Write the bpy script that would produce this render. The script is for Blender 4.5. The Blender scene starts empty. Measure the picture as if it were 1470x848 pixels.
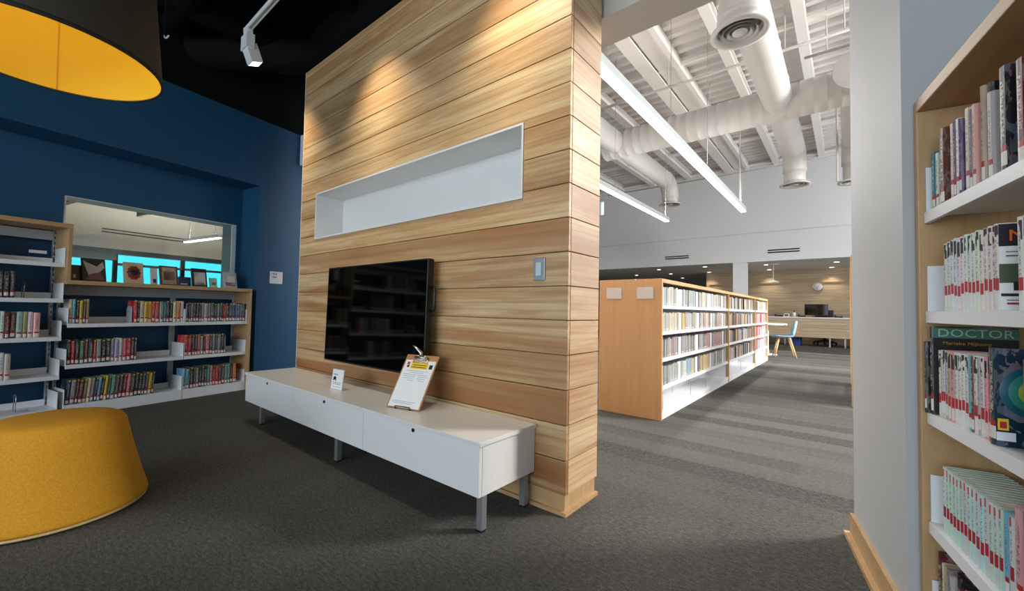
import bpy, bmesh, math, random
from mathutils import Matrix, Vector
random.seed(11)
S = bpy.context.scene
COLL = S.collection
R = math.radians

# ---------------------------------------------------------------- camera, world, lights, exposure
cam_d = bpy.data.cameras.new('camera'); cam = bpy.data.objects.new('camera', cam_d); COLL.objects.link(cam)
cam_d.sensor_fit = 'HORIZONTAL'; cam_d.sensor_width = 36; cam_d.lens = 590.41 / 1470 * 36
cam_d.clip_start = .05; cam_d.clip_end = 200
YAW, PITCH, ROLL = 0.684014, 0.0335187, 0.0179388
fw = Vector((-math.sin(YAW)*math.cos(PITCH), math.cos(YAW)*math.cos(PITCH), math.sin(PITCH)))
r0 = Vector((math.cos(YAW), math.sin(YAW), 0)); u0 = r0.cross(fw)
rr = math.cos(ROLL)*r0 + math.sin(ROLL)*u0; uu = -math.sin(ROLL)*r0 + math.cos(ROLL)*u0
M = Matrix((rr, uu, -fw)).transposed().to_4x4(); M.translation = (0, 0, .95)
cam.matrix_world = M
S.camera = cam
S.view_settings.view_transform = 'Standard'; S.view_settings.look = 'None'
S.view_settings.gamma = 1; S.view_settings.use_curve_mapping = False
S.view_settings.exposure = 0.0

TH = R(10.21)                      # the room around the camera is turned against the timber wall
ROOM = Matrix.Rotation(TH, 4, 'Z')

w = bpy.data.worlds.new('sky'); S.world = w; w.use_nodes = True
w.node_tree.nodes['Background'].inputs[0].default_value = (.80, .91, 1.0, 1)
w.node_tree.nodes['Background'].inputs[1].default_value = 1.5

def light(name, kind, loc, energy, color=(1,1,1), **k):
    d = bpy.data.lights.new(name, kind); d.energy = energy; d.color = color
    o = bpy.data.objects.new(name, d); COLL.objects.link(o); o.location = loc
    tgt = k.pop('aim', None)
    if tgt: o.rotation_euler = (Vector(tgt) - Vector(loc)).to_track_quat('-Z', 'Y').to_euler()
    for a, b in k.items(): setattr(d, a, b)
    return o
sun = light('sun_offscreen', 'SUN', (12, 10, 8), 9.0, (1, .95, .86), angle=R(.6))
sun.rotation_euler = Vector((-1, .10, -.40)).to_track_quat('-Z', 'Y').to_euler()
# daylight at the windows of the wall behind the camera and of the hall's right-hand wall
light('window_back_offscreen', 'AREA', tuple(ROOM @ Vector((-2.3, -4.19, 1.7))), 190, (.80, .92, 1), shape='RECTANGLE', size=6.0, size_y=2.4, aim=tuple(ROOM @ Vector((-2.3, 5, 1.7))))
light('window_hall_right_offscreen', 'AREA', (4.59, 10.25, 2.5), 320, (.90, .95, 1), shape='RECTANGLE', size=4.0, size_y=4.1, aim=(-4, 10.25, 2.5))
light('window_hall_entry_offscreen', 'AREA', (4.59, 6.7, 4.3), 860, (1, .97, .92), shape='RECTANGLE', size=1.4, size_y=1.4, aim=(-1.0, 1.9, .6))

# ---------------------------------------------------------------- helpers
def lin(c): return tuple((v/255/12.92 if v/255 <= .04045 else ((v/255+.055)/1.055)**2.4) for v in c)
MATS = {}
def mat(name, rgb=(200,200,200), rough=.5, metal=0, emit=None, estr=0, spec=.5, coat=0):
    if name in MATS: return MATS[name]
    m = bpy.data.materials.new(name); m.use_nodes = True; MATS[name] = m
    b = m.node_tree.nodes['Principled BSDF']
    b.inputs['Base Color'].default_value = (*lin(rgb), 1); b.inputs['Roughness'].default_value = rough
    b.inputs['Metallic'].default_value = metal; b.inputs['Specular IOR Level'].default_value = spec
    b.inputs['Coat Weight'].default_value = coat
    if emit: b.inputs['Emission Color'].default_value = (*lin(emit), 1); b.inputs['Emission Strength'].default_value = estr
    return m
class NT:
    def __init__(s, m): s.t = m.node_tree; s.b = s.t.nodes['Principled BSDF']
    def n(s, typ, **k):
        x = s.t.nodes.new(typ)
        for a, v in k.items(): setattr(x, a, v)
        return x
    def l(s, a, b): s.t.links.new(a, b)
    def val(s, x, inp):
        if hasattr(x, 'is_linked') or hasattr(x, 'links'): s.l(x, inp)
        else: inp.default_value = x
    def math(s, op, a, b=0.0, c=None):
        x = s.n('ShaderNodeMath', operation=op); s.val(a, x.inputs[0]); s.val(b, x.inputs[1])
        if c is not None: s.val(c, x.inputs[2])
        return x.outputs[0]
    def mix(s, f, a, b, blend='MIX'):
        x = s.n('ShaderNodeMix', data_type='RGBA', blend_type=blend)
        s.val(f, x.inputs[0])
        for v, i in ((a, 6), (b, 7)):
            if isinstance(v, tuple): x.inputs[i].default_value = (*v[:3], 1)
            else: s.l(v, x.inputs[i])
        return x.outputs[2]
    def ramp(s, f, stops):
        x = s.n('ShaderNodeValToRGB'); s.l(f, x.inputs[0]); e = x.color_ramp.elements
        while len(e) < len(stops): e.new(.5)
        for i, (p, c) in enumerate(stops): e[i].position = p; e[i].color = (*lin(c), 1)
        return x.outputs[0]
    def noise(s, vec, scale, detail=3, rough=.5, dist=0):
        x = s.n('ShaderNodeTexNoise'); s.l(vec, x.inputs['Vector']); x.inputs['Scale'].default_value = scale
        x.inputs['Detail'].default_value = detail; x.inputs['Roughness'].default_value = rough; x.inputs['Distortion'].default_value = dist
        return x.outputs[0]
    def mapping(s, vec, scale=(1,1,1), loc=None):
        x = s.n('ShaderNodeMapping'); s.l(vec, x.inputs[0]); x.inputs['Scale'].default_value = scale
        if loc is not None: s.l(loc, x.inputs['Location'])
        return x.outputs[0]
    def bump(s, h, strength=.2, dist=.01):
        x = s.n('ShaderNodeBump'); s.l(h, x.inputs['Height']); x.inputs['Strength'].default_value = strength; x.inputs['Distance'].default_value = dist
        s.l(x.outputs[0], s.b.inputs['Normal'])

def wood(name, scale, stops, rough=.45, vary=.35, dark=(158,108,70), coat=0, sat=1.0, bri=.0):
    m = mat(name, (200,160,110), rough, coat=coat); t = NT(m)
    tc = t.n('ShaderNodeTexCoord').outputs['Object']; oi = t.n('ShaderNodeObjectInfo')
    off = t.n('ShaderNodeVectorMath', operation='SCALE'); off.inputs[0].default_value = (17, 31, 23); t.l(oi.outputs['Random'], off.inputs['Scale'])
    v = t.mapping(tc, scale, off.outputs[0])
    warp = t.noise(v, .8, 2)
    g = t.noise(v, 1.6, 5, .6, 1.4)
    fine = t.noise(t.mapping(v, (1, 6, 6)) if scale[0] < scale[1] else t.mapping(v, (6, 1, 6)), 5, 3, .7)
    f = t.math('ADD', t.math('MULTIPLY', g, .66), t.math('MULTIPLY', fine, .34))
    col = t.ramp(f, stops)
    blot = t.math('MULTIPLY_ADD', t.math('GREATER_THAN', oi.outputs['Random'], .62), t.math('MULTIPLY', oi.outputs['Random'], vary), t.math('MULTIPLY', t.math('SUBTRACT', warp, .47), 2.2 if bri else .9))
    cl = t.n('ShaderNodeClamp'); t.l(blot, cl.inputs[0])
    col = t.mix(cl.outputs[0], col, lin(dark))
    if bri:
        heart = t.noise(t.mapping(v, (.55, .7, .7)), 1.5, 4, .55, .9)
        hm = t.n('ShaderNodeMapRange'); t.l(heart, hm.inputs[0]); hm.inputs[1].default_value = .54; hm.inputs[2].default_value = .60
        col = t.mix(t.math('MULTIPLY', hm.outputs[0], .42), col, lin((168,112,68)))
        sm = t.n('ShaderNodeMapRange'); t.l(heart, sm.inputs[0]); sm.inputs[1].default_value = .44; sm.inputs[2].default_value = .38
        col = t.mix(t.math('MULTIPLY', sm.outputs[0], .42), col, lin((238,216,172)))
        wv = t.n('ShaderNodeTexWave', wave_type='RINGS', rings_direction='X' if scale[0] < scale[1] else 'Y'); t.l(t.mapping(v, (.30, .9, .9) if scale[0] < scale[1] else (.9, .30, .9)), wv.inputs[0]); wv.inputs['Scale'].default_value = 2.6; wv.inputs['Distortion'].default_value = 5; wv.inputs['Detail'].default_value = 3; wv.inputs['Detail Scale'].default_value = 1.2
        lm = t.n('ShaderNodeMapRange'); t.l(wv.outputs['Fac'], lm.inputs[0]); lm.inputs[1].default_value = .72; lm.inputs[2].default_value = 1.0
        col = t.mix(t.math('MULTIPLY', lm.outputs[0], .28), col, lin((150,102,62)))
        kn = t.n('ShaderNodeTexVoronoi'); t.l(t.mapping(v, (1.6, .55, .55) if scale[0] < scale[1] else (.55, 1.6, .55)), kn.inputs['Vector']); kn.inputs['Scale'].default_value = .8
        col = t.mix(t.math('MULTIPLY', t.math('LESS_THAN', kn.outputs['Distance'], .035), .8), col, lin((70,42,26)))
    hv = t.n('ShaderNodeHueSaturation'); t.l(col, hv.inputs['Color']); hv.inputs['Saturation'].default_value = sat
    t.l(t.math('MULTIPLY_ADD', t.math('FRACT', t.math('MULTIPLY', oi.outputs['Random'], 9.7)), bri, 1-bri*.6), hv.inputs['Value']); col = hv.outputs[0]
    t.l(col, t.b.inputs['Base Color']); t.bump(fine, .06, .004)
    return m
WST = [(.30, (166,122,82)), (.42, (196,156,112)), (.54, (212,178,134)), (.68, (232,210,170))]
M_BX = wood('cladding_boards_lengthwise', (.42, 5, 5), WST, vary=.5, bri=.28, sat=1.04)
M_BY = wood('cladding_boards_crosswise', (5, .42, 5), WST, vary=.3, bri=.15, sat=.95)
OST = [(.25, (172,136,94)), (.5, (190,154,110)), (.75, (202,168,124))]
M_OAKZ = wood('oak_veneer_upright', (9, 9, .7), OST, .5, .05, (176,130,80))
M_OAKX = wood('oak_veneer_lengthwise', (.7, 9, 9), OST, .5, .05, (176,130,80))
M_DESKW = wood('reclaimed_plank_wall', (.35, 3, 9), [(.25, (140,120,96)), (.45, (176,156,128)), (.6, (196,178,150)), (.75, (214,200,174))], .6, .05)
M_PANEL = wood('stack_end_veneer', (14, 14, .8), [(.2, (198,144,92)), (.5, (208,154,100)), (.8, (216,164,110))], .4, .02, (190,132,76))
WHITE = mat('white_paint', (222,222,224), .6)
CEILW = mat('hall_ceiling_paint', (212,206,202), .65)
GREYW = mat('pale_grey_paint', (184,186,188), .6)
BLUE = mat('deep_blue_paint', (17,76,112), .55)
BLACK = mat('matte_black_paint', (9,9,10), .8, spec=.2)
SHELF = mat('white_shelf_steel', (236,237,240), .4)
UPR = mat('grey_slotted_steel', (176,178,182), .45)
CHROME = mat('brushed_chrome', (190,190,190), .25, 1)
LAM = mat('white_laminate', (226,224,222), .32)
LAMF = mat('white_gloss_front', (228,228,228), .22)
NICHE = mat('niche_lacquer', (228,228,228), .4)
SCREEN = mat('television_glass', (3,3,3), .05, spec=.28)
TVB = mat('television_plastic', (14,14,15), .35)
PAPER = mat('white_paper', (235,236,238), .7)
INK = mat('grey_print', (90,92,98), .7)
INKD = mat('black_print', (30,30,32), .7)
YEL = mat('yellow_print', (240,196,40), .7)
REDP = mat('red_print', (190,40,40), .7)
MDF = mat('clipboard_hardboard', (176,128,82), .6)
STEELD = mat('dark_wire_steel', (46,36,32), .4, .6)
DUCT = mat('painted_duct_steel', (184,182,178), .5)
HALLW = mat('hall_wall_paint', (210,211,213), .65)
GLOW = mat('light_diffuser', (255,255,255), .5, emit=(255,253,248), estr=9)
GLOW2 = mat('downlight_lens', (255,255,255), .5, emit=(255,244,225), estr=5)
PAGES = mat('book_pages', (214,200,172), .8)
TAUPE = mat('taupe_shade_fabric', (66,62,54), .85)
AMBER = mat('amber_shade_lining', (230,180,6), .7)
DARKRIM = mat('shade_trim', (40,36,30), .8)
SEAM = mat('shade_seam', (205,140,30), .8)

# carpet
CARPET = mat('grey_loop_carpet', (84,84,80), .95, spec=.15); t = NT(CARPET)
tc = t.n('ShaderNodeTexCoord').outputs['Object']
fine = t.noise(tc, 190, 2, .7); mid = t.noise(t.mapping(tc, (.5, 2.4, 1)), 9, 3, .6)
fleck = t.noise(t.mapping(tc, (40, 90, 1)), 1.0, 2, .6)
sp = t.n('ShaderNodeSeparateXYZ'); t.l(tc, sp.inputs[0])
wob = t.math('MULTIPLY', t.math('SUBTRACT', t.noise(t.mapping(tc, (1.2, 1.2, 1)), 2.0, 2), .5), .06)
rowi = t.math('FLOOR', t.math('DIVIDE', t.math('ADD', sp.outputs[1], wob), .215))
coli = t.math('FLOOR', t.math('ADD', t.math('DIVIDE', sp.outputs[0], 1.3), t.math('MULTIPLY', rowi, .37)))
wn1 = t.n('ShaderNodeTexWhiteNoise', noise_dimensions='1D'); t.l(rowi, wn1.inputs['W'])
cmb = t.n('ShaderNodeCombineXYZ'); t.l(rowi, cmb.inputs[0]); t.l(coli, cmb.inputs[1])
wn2 = t.n('ShaderNodeTexWhiteNoise', noise_dimensions='2D'); t.l(cmb.outputs[0], wn2.inputs['Vector'])
soft = t.noise(t.mapping(tc, (.25, 7, 1)), 1.0, 2, .5)
bandh = t.math('ADD', t.math('ADD', t.math('MULTIPLY_ADD', wn1.outputs[0], .66, -.10), t.math('MULTIPLY', wn2.outputs[0], .18)), t.math('MULTIPLY', soft, .40))
rot = t.n('ShaderNodeMapping'); t.l(tc, rot.inputs[0]); rot.inputs['Rotation'].default_value = (0, 0, -TH)
near = t.noise(t.mapping(rot.outputs[0], (3.2, .16, 1)), 1.0, 3, .55)
zone = t.n('ShaderNodeMapRange'); t.l(sp.outputs[1], zone.inputs[0]); zone.inputs[1].default_value = 1.9; zone.inputs[2].default_value = 3.2
mixv = t.n('ShaderNodeMix'); t.l(zone.outputs[0], mixv.inputs[0]); t.l(t.math('MULTIPLY_ADD', near, .40, .29), mixv.inputs[2]); t.l(bandh, mixv.inputs[3])
bandm = t.ramp(mixv.outputs[0], [(.30, (58,58,56)), (.42, (72,72,69)), (.56, (90,89,85)), (.75, (100,99,94))])
c = t.mix(t.math('MULTIPLY', mid, .55), bandm, lin((70,70,67)))
c = t.mix(t.math('MULTIPLY', t.math('SUBTRACT', fleck, .36), 1.5), c, lin((124,121,114)))
c = t.mix(t.math('MULTIPLY', t.math('GREATER_THAN', fine, .54), .5), c, lin((28,28,27)))
t.l(c, t.b.inputs['Base Color']); t.bump(t.math('ADD', fine, fleck), .5, .006)
# mustard felt
FELT = mat('mustard_wool_felt', (196,132,24), .95, spec=.2); t = NT(FELT)
tc = t.n('ShaderNodeTexCoord').outputs['Object']; nz = t.noise(tc, 160, 3, .7)
t.l(t.ramp(nz, [(.3, (200,138,28)), (.7, (222,164,56))]), t.b.inputs['Base Color']); t.bump(nz, .25, .003)
# glass (one thin pane: fresnel reflection over clear transmission)
def glass(name, tint):
    m = bpy.data.materials.new(name); m.use_nodes = True; nt = m.node_tree; nt.nodes.clear()
    o = nt.nodes.new('ShaderNodeOutputMaterial'); mx = nt.nodes.new('ShaderNodeMixShader')
    tr = nt.nodes.new('ShaderNodeBsdfTransparent'); tr.inputs[0].default_value = (*tint, 1)
    gl = nt.nodes.new('ShaderNodeBsdfGlossy'); gl.inputs['Roughness'].default_value = .01
    fr = nt.nodes.new('ShaderNodeFresnel'); fr.inputs[0].default_value = 1.5
    nt.links.new(fr.outputs[0], mx.inputs[0]); nt.links.new(tr.outputs[0], mx.inputs[1]); nt.links.new(gl.outputs[0], mx.inputs[2]); nt.links.new(mx.outputs[0], o.inputs[0])
    MATS[name] = m; return m
GLASS = glass('clear_glass', (.93, .97, .96)); CYANG = glass('tinted_glass', (.30, .88, .95))
# book covers: colour comes from each object's own colour, the alpha picks the printed style
def book_material(name, style):
    m = mat(name, (128,128,128), .38); t = NT(m)
    g = t.n('ShaderNodeTexCoord').outputs['Generated']; sx = t.n('ShaderNodeSeparateXYZ'); t.l(g, sx.inputs[0])
    oi = t.n('ShaderNodeObjectInfo'); X, Y, Z = sx.outputs; rnd = oi.outputs['Random']
    off = t.n('ShaderNodeVectorMath', operation='SCALE'); off.inputs[0].default_value = (37, 11, 53); t.l(rnd, off.inputs['Scale'])
    spine = t.math('LESS_THAN', Y, .10)
    col = oi.outputs['Color']
    art = t.noise(t.mapping(g, (2, 2.2, 2.6), off.outputs[0]), 1.6, 3, .6, .8)
    artc = t.n('ShaderNodeTexNoise'); t.l(t.mapping(g, (1.5, 1.5, 1.5), off.outputs[0]), artc.inputs[0]); artc.inputs['Scale'].default_value = 2.2
    col = t.mix(t.math('MULTIPLY', t.math('GREATER_THAN', art, .53), t.math('SUBTRACT', .28, t.math('MULTIPLY', spine, .1))), col, artc.outputs['Color'])
    ti = t.noise(t.mapping(g, (5.0, .2, 46), off.outputs[0]), 1.0, 1)
    rnd2 = t.math('FRACT', t.math('MULTIPLY', rnd, 7.31)); lab = t.math('MULTIPLY', t.math('GREATER_THAN', X, .14), t.math('LESS_THAN', X, .86)); sh = t.math('MULTIPLY', rnd2, .05)
    rng = t.math('MULTIPLY', t.math('GREATER_THAN', Z, .32), t.math('LESS_THAN', Z, .86))
    inner = t.math('MULTIPLY', t.math('GREATER_THAN', X, .30), t.math('LESS_THAN', X, .70))
    tm = t.math('MULTIPLY', t.math('MULTIPLY', t.math('GREATER_THAN', ti, .52), rng), t.math('MULTIPLY', inner, spine))
    bw = t.n('ShaderNodeRGBToBW'); t.l(col, bw.inputs[0])
    dark = t.math('GREATER_THAN', bw.outputs[0], .28)
    tcol = t.mix(dark, lin((214,206,190)), lin((44,44,52)))
    col = t.mix(t.math('MULTIPLY', tm, .6), col, tcol)
    def band(a, b): return t.math('MULTIPLY', t.math('MULTIPLY', t.math('GREATER_THAN', t.math('SUBTRACT', Z, sh), a), t.math('LESS_THAN', t.math('SUBTRACT', Z, sh), b)), t.math('MULTIPLY', spine, lab))
    if style == 'manga':
        col = t.mix(t.math('MULTIPLY', band(.74, .95), t.math('GREATER_THAN', t.noise(t.mapping(g, (1, 1, 3), off.outputs[0]), 2.0, 1), .47)), col, lin((26,26,30)))
        col = t.mix(band(.20, .34), col, lin((188,34,52)))
        col = t.mix(t.math('MULTIPLY', band(.03, .19), .8), col, lin((232,232,230)))
    elif style == 'teal':
        col = t.mix(t.math('MULTIPLY', band(.84, .95), inner), col, lin((206,60,70)))
        col = t.mix(band(.22, .38), col, lin((176,24,44)))
    elif style == 'media':
        col = t.mix(.42, col, lin((176,176,172)))
        col = t.mix(t.math('MULTIPLY', band(.02, .09), t.math('GREATER_THAN', rnd2, .5)), col, lin((225,225,225)))
    else:
        col = t.mix(band(.03, .16), col, lin((226,222,214)))
        col = t.mix(band(.16, .22), col, lin((170,26,40)))
        if style == 'sticker': col = t.mix(t.math('MULTIPLY', t.math('MULTIPLY', t.math('GREATER_THAN', Z, .935), inner), t.math('GREATER_THAN', rnd, .12)), col, lin((214,196,70)))
    t.l(col, t.b.inputs['Base Color']); return m
BK = {s: book_material('book_cover_' + s, s) for s in ('plain', 'sticker', 'manga', 'teal', 'media')}

# ---------- mesh helpers
def bbox(bm, x0, x1, y0, y1, z0, z1, mi=0):
    vs = [bm.verts.new((x, y, z)) for z in (z0, z1) for y in (y0, y1) for x in (x0, x1)]
    for f in ((0,2,3,1), (4,5,7,6), (0,1,5,4), (2,6,7,3), (0,4,6,2), (1,3,7,5)):
        bm.faces.new([vs[i] for i in f]).material_index = mi
def bprism(bm, pts, z0, z1):
    a = [bm.verts.new((x, y, z0)) for x, y in pts]; b = [bm.verts.new((x, y, z1)) for x, y in pts]; n = len(pts)
    bm.faces.new(a[::-1]); bm.faces.new(b)
    for i in range(n): bm.faces.new((a[i], a[(i+1) % n], b[(i+1) % n], b[i]))
def btube(bm, pts, r, seg=12, cap=True, ridges=None):
    """tube along a polyline with rings; r may be a list"""
    pts = [Vector(p) for p in pts]; rings = []; n = len(pts); prev = None
    for i, p in enumerate(pts):
        d = (pts[min(i+1, n-1)] - pts[max(i-1, 0)]).normalized()
        if prev is None: a = d.orthogonal().normalized()
        else: a = (prev - d * prev.dot(d)).normalized()
        prev = a; b = d.cross(a); ri = r[i] if isinstance(r, (list, tuple)) else r
        rings.append([bm.verts.new(p + a*ri*math.cos(2*math.pi*k/seg) + b*ri*math.sin(2*math.pi*k/seg)) for k in range(seg)])
    for i in range(n-1):
        for k in range(seg):
            f = bm.faces.new((rings[i][k], rings[i][(k+1) % seg], rings[i+1][(k+1) % seg], rings[i+1][k])); f.smooth = seg > 6
    if cap: bm.faces.new(rings[0][::-1]); bm.faces.new(rings[-1])
def blathe(bm, prof, seg=48, smooth=True, sx=1, sy=1):
    rings = []
    for r_, z in prof:
        rings.append([bm.verts.new((r_*sx*math.cos(2*math.pi*k/seg), r_*sy*math.sin(2*math.pi*k/seg), z)) for k in range(seg)] if r_ > 1e-6 else [bm.verts.new((0, 0, z))])
    for a, b in zip(rings, rings[1:]):
        for k in range(seg):
            k2 = (k+1) % seg
            if len(a) == 1 and len(b) == 1: continue
            vs = (a[0], b[k2], b[k]) if len(a) == 1 else ((a[k], a[k2], b[0]) if len(b) == 1 else (a[k], a[k2], b[k2], b[k]))
            bm.faces.new(vs).smooth = smooth
def bevel(bm, wd, seg=2):
    bmesh.ops.bevel(bm, geom=bm.edges[:], offset=wd, segments=seg, profile=.6, affect='EDGES')
def mesh(name, bm, m):
    bmesh.ops.recalc_face_normals(bm, faces=bm.faces[:])
    me = bpy.data.meshes.new(name); bm.to_mesh(me); bm.free()
    for x in (m if isinstance(m, (list, tuple)) else [m]): me.materials.append(x)
    return me
def obj(name, bm, m, parent=None, loc=None, rotz=None, label=None):
    me = bm if isinstance(bm, bpy.types.Mesh) else mesh(name, bm, m)
    o = bpy.data.objects.new(name, me); COLL.objects.link(o)
    if loc is not None: o.location = loc
    if rotz is not None: o.rotation_euler = (0, 0, rotz)
    if parent: o.parent = parent
    if label: o['label'] = label
    return o
def B(*a): bm = bmesh.new(); bbox(bm, *a); return bm
def BB(wd, *a): bm = bmesh.new(); bbox(bm, *a); bevel(bm, wd); return bm
def boxes(*l):
    bm = bmesh.new()
    for a in l: bbox(bm, *a)
    return bm
def cbox(name, x0, x1, y0, y1, z0, z1, m, parent=None, bev=.003, label=None):
    """box whose origin is its own centre"""
    cx, cy, cz = (x0+x1)/2, (y0+y1)/2, (z0+z1)/2
    bm = bmesh.new(); bbox(bm, x0-cx, x1-cx, y0-cy, y1-cy, z0-cz, z1-cz)
    if bev: bevel(bm, bev, 1)
    return obj(name, bm, m, parent, (cx, cy, cz), label=label)
def T(bm_fn, *a, **k): bm = bmesh.new(); bm_fn(bm, *a, **k); return bm
def tag(o, label, cat, group=None, kind=None):
    o['label'] = label; o['category'] = cat
    if group: o['group'] = group
    if kind: o['kind'] = kind
    return o
def thing(name, label, cat, loc=(0,0,0), rotz=0, group=None):
    o = bpy.data.objects.new(name, None); COLL.objects.link(o); o.location = loc; o.rotation_euler = (0, 0, rotz)
    o.empty_display_size = .1
    return tag(o, label, cat, group)
def struct(name, bm, m, label, cat, parent=None, rotz=None):
    o = obj(name, bm, m, parent, rotz=rotz); o['kind'] = 'structure'; o['label'] = label; o['category'] = cat
    return o
def text(name, body, size, m, parent, loc, rot, sx=1.0, align='CENTER'):
    cu = bpy.data.curves.new(name, 'FONT'); cu.body = body; cu.size = size; cu.align_x = align; cu.align_y = 'CENTER'; cu.extrude = .0003; cu.resolution_u = 2
    o = bpy.data.objects.new(name, cu); COLL.objects.link(o)
    me = bpy.data.meshes.new_from_object(o.evaluated_get(bpy.context.evaluated_depsgraph_get())); bpy.data.objects.remove(o)
    me.materials.clear(); me.materials.append(m)
    o = bpy.data.objects.new(name, me); COLL.objects.link(o); o.parent = parent; o.location = loc; o.rotation_euler = rot; o.scale = (sx, 1, 1)
    return o
def room(x, y, z=0): return tuple(ROOM @ Vector((x, y, z)))
ONES = ['', 'first', 'second', 'third', 'fourth', 'fifth', 'sixth', 'seventh', 'eighth', 'ninth', 'tenth', 'eleventh', 'twelfth', 'thirteenth', 'fourteenth', 'fifteenth', 'sixteenth', 'seventeenth', 'eighteenth', 'nineteenth']
TENS = {2: ('twentieth', 'twenty'), 3: ('thirtieth', 'thirty'), 4: ('fortieth', 'forty'), 5: ('fiftieth', 'fifty'), 6: ('sixtieth', 'sixty'), 7: ('seventieth', 'seventy'), 8: ('eightieth', 'eighty'), 9: ('ninetieth', 'ninety')}
def nth(n):
    if n < 20: return ONES[n]
    a, b = divmod(n, 10)
    return TENS[a][0] if b == 0 else TENS[a][1] + '-' + ONES[b]

# ================================================================ STRUCTURE
struct('floor', B(-12, 6, -6, 20, -.1, 0), CARPET, 'dark grey banded carpet covering the whole library floor', 'floor')

# ---- blue wall with its recess and window opening (room frame)
XF, XB = -4.84, -5.20
struct('wall_left', boxes((-5.42, XF, 2.70, 5.2, 0, 3.09), (-5.42, XF, -4.2, 2.70, 2.32, 3.09),
       (-5.42, XB, -4.2, 1.225, 0, 2.32), (-5.42, XB, 1.225, 2.645, 0, 1.08), (-5.42, XB, 1.225, 2.645, 1.885, 2.32), (-5.42, XB, 2.645, 2.70, 0, 2.32)),
       BLUE, 'deep blue wall with a long recess above the shelving', 'wall', rotz=TH)
wn = struct('window_1', boxes((-5.415, -5.205, 1.226, 1.24, 1.081, 1.884), (-5.415, -5.205, 2.60, 2.644, 1.081, 1.884), (-5.415, -5.205, 1.24, 2.60, 1.876, 1.884), (-5.415, -5.205, 1.24, 2.60, 1.081, 1.095)),
       WHITE, 'interior window in the blue wall above the low bookcase', 'window', rotz=TH)
obj('pane', B(-5.23, -5.222, 1.24, 2.60, 1.095, 1.876), GLASS, wn)
# ---- office beyond that window
of = struct('wall_office', boxes((-9.7, -9.5, -2.5, 6.5, 0, .75), (-9.7, -9.5, -2.5, 6.5, 1.80, 3.6), (-9.7, -9.5, -2.5, -1.9, .75, 1.80), (-9.7, -9.5, 5.3, 6.5, .75, 1.80),
       (-9.7, -5.42, 6.3, 6.5, 0, 3.6), (-9.7, -5.42, -2.7, -2.5, 0, 3.6), (-9.7, -5.3, -2.7, 6.5, 3.6, 3.7), (-5.43, -5.421, -2.5, 1.225, 0, 3.6), (-5.43, -5.421, 2.645, 6.3, 0, 3.6), (-5.43, -5.421, 1.225, 2.645, 1.885, 3.6)),
       mat('office_wall_paint', (214,208,200), .7), 'off-white office walls seen through the interior window', 'wall', rotz=TH)
for y0, y1 in ((-1.9, -.1), (-.1, 1.7), (1.7, 2.9), (2.9, 3.9), (3.9, 5.3)): obj('pane', B(-9.62, -9.61, y0+.04, y1-.01, .78, 1.79), CYANG, of)
for y in (-1.9, -.1, 1.7, 2.9, 3.9, 5.26): obj('mullion', B(-9.66, -9.56, y, y+.045, .75, 1.80), BLACK, of)
obj('window_transom', B(-9.66, -9.57, 2.95, 5.26, 1.60, 1.64), mat('dark_window_frame', (52,62,68), .5), of)
obj('window_head', B(-9.66, -9.47, -1.9, 5.3, 1.79, 1.87), MATS['dark_window_frame'], of)
obj('spandrel_panel', B(-9.66, -9.48, -1.9, 2.9, 1.68, 1.79), mat('green_grey_panel', (70,84,84), .5), of)
obj('slot_diffuser', boxes((-9.5, -9.49, 2.70, 3.9, 2.145, 2.16), (-9.5, -9.49, 2.70, 3.9, 2.195, 2.21)), BLACK, of)
for y, x0, x1 in ((1.92, -8.3, -7.3), (2.75, -8.3, -7.5)): obj('ceiling_baffle', B(x0, x1, y, y+.06, 2.30, 3.6), mat('baffle_felt', (150,140,122), .9), of)
ol = thing('linear_light', 'short linear pendant glowing in the office behind the interior window', 'light', room(-7.6, 3.35, 1.98), TH)
obj('housing', B(-.55, .55, -.03, .03, 0, .05), SHELF, ol); obj('diffuser', B(-.54, .54, -.025, .025, -.012, 0), GLOW, ol)
for dz, rx, e in ((-.014, 0, 50), (.056, math.pi, 75)):
    q = light('office_linear_glow', 'AREA', room(-7.6, 3.35, 1.98+dz), e, (1, .96, .9), shape='RECTANGLE', size=1.08, size_y=.05); q.rotation_euler = (rx, 0, TH)
for xx in (-.4, .4): obj('suspension_rod', B(xx-.003, xx+.003, -.003, .003, .05, 1.615), CHROME, ol)

# ---- right pier and wall behind the camera's bookcase (room frame)
struct('wall_right', T(bprism, [(.43, 1.645), (.43, 2.29), (3.6, 2.29), (3.6, -4.2), (.86, -4.2), (.86, 1.645)], 0, 5.5), GREYW, 'pale grey pier and wall beside the opening to the hall', 'wall', rotz=TH)
def moulding(name, pts, label, rotz=None):
    """base board with a shoe strip, along wall points (x0,y0)-(x1,y1) offset towards normal n"""
    o = struct(name, pts[0], M_OAKX, label, 'baseboard', rotz=rotz)
    obj('shoe_strip', pts[1], M_OAKX, o); return o
moulding('baseboard_right', (B(.416, .43, 1.645, 2.29, 0, .10), T(bprism, [(.396, 1.645), (.396, 2.304), (.416, 2.304), (.416, 1.645)], 0, .018)), 'light wood baseboard along the pale grey pier', TH)

# ---- glazed wall behind the camera
bw_ = []
for x in (-5.4, -3.7, -2.0, -.3, .76): bw_.append((x, x+.12, -4.35, -4.2, .5, 2.9))
struct('wall_back', boxes((-5.4, .9, -4.35, -4.2, 0, .5), (-5.4, .9, -4.35, -4.2, 2.9, 4.0), *bw_), GREYW, 'wall with large windows opposite the timber wall', 'wall', rotz=TH)

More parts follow.
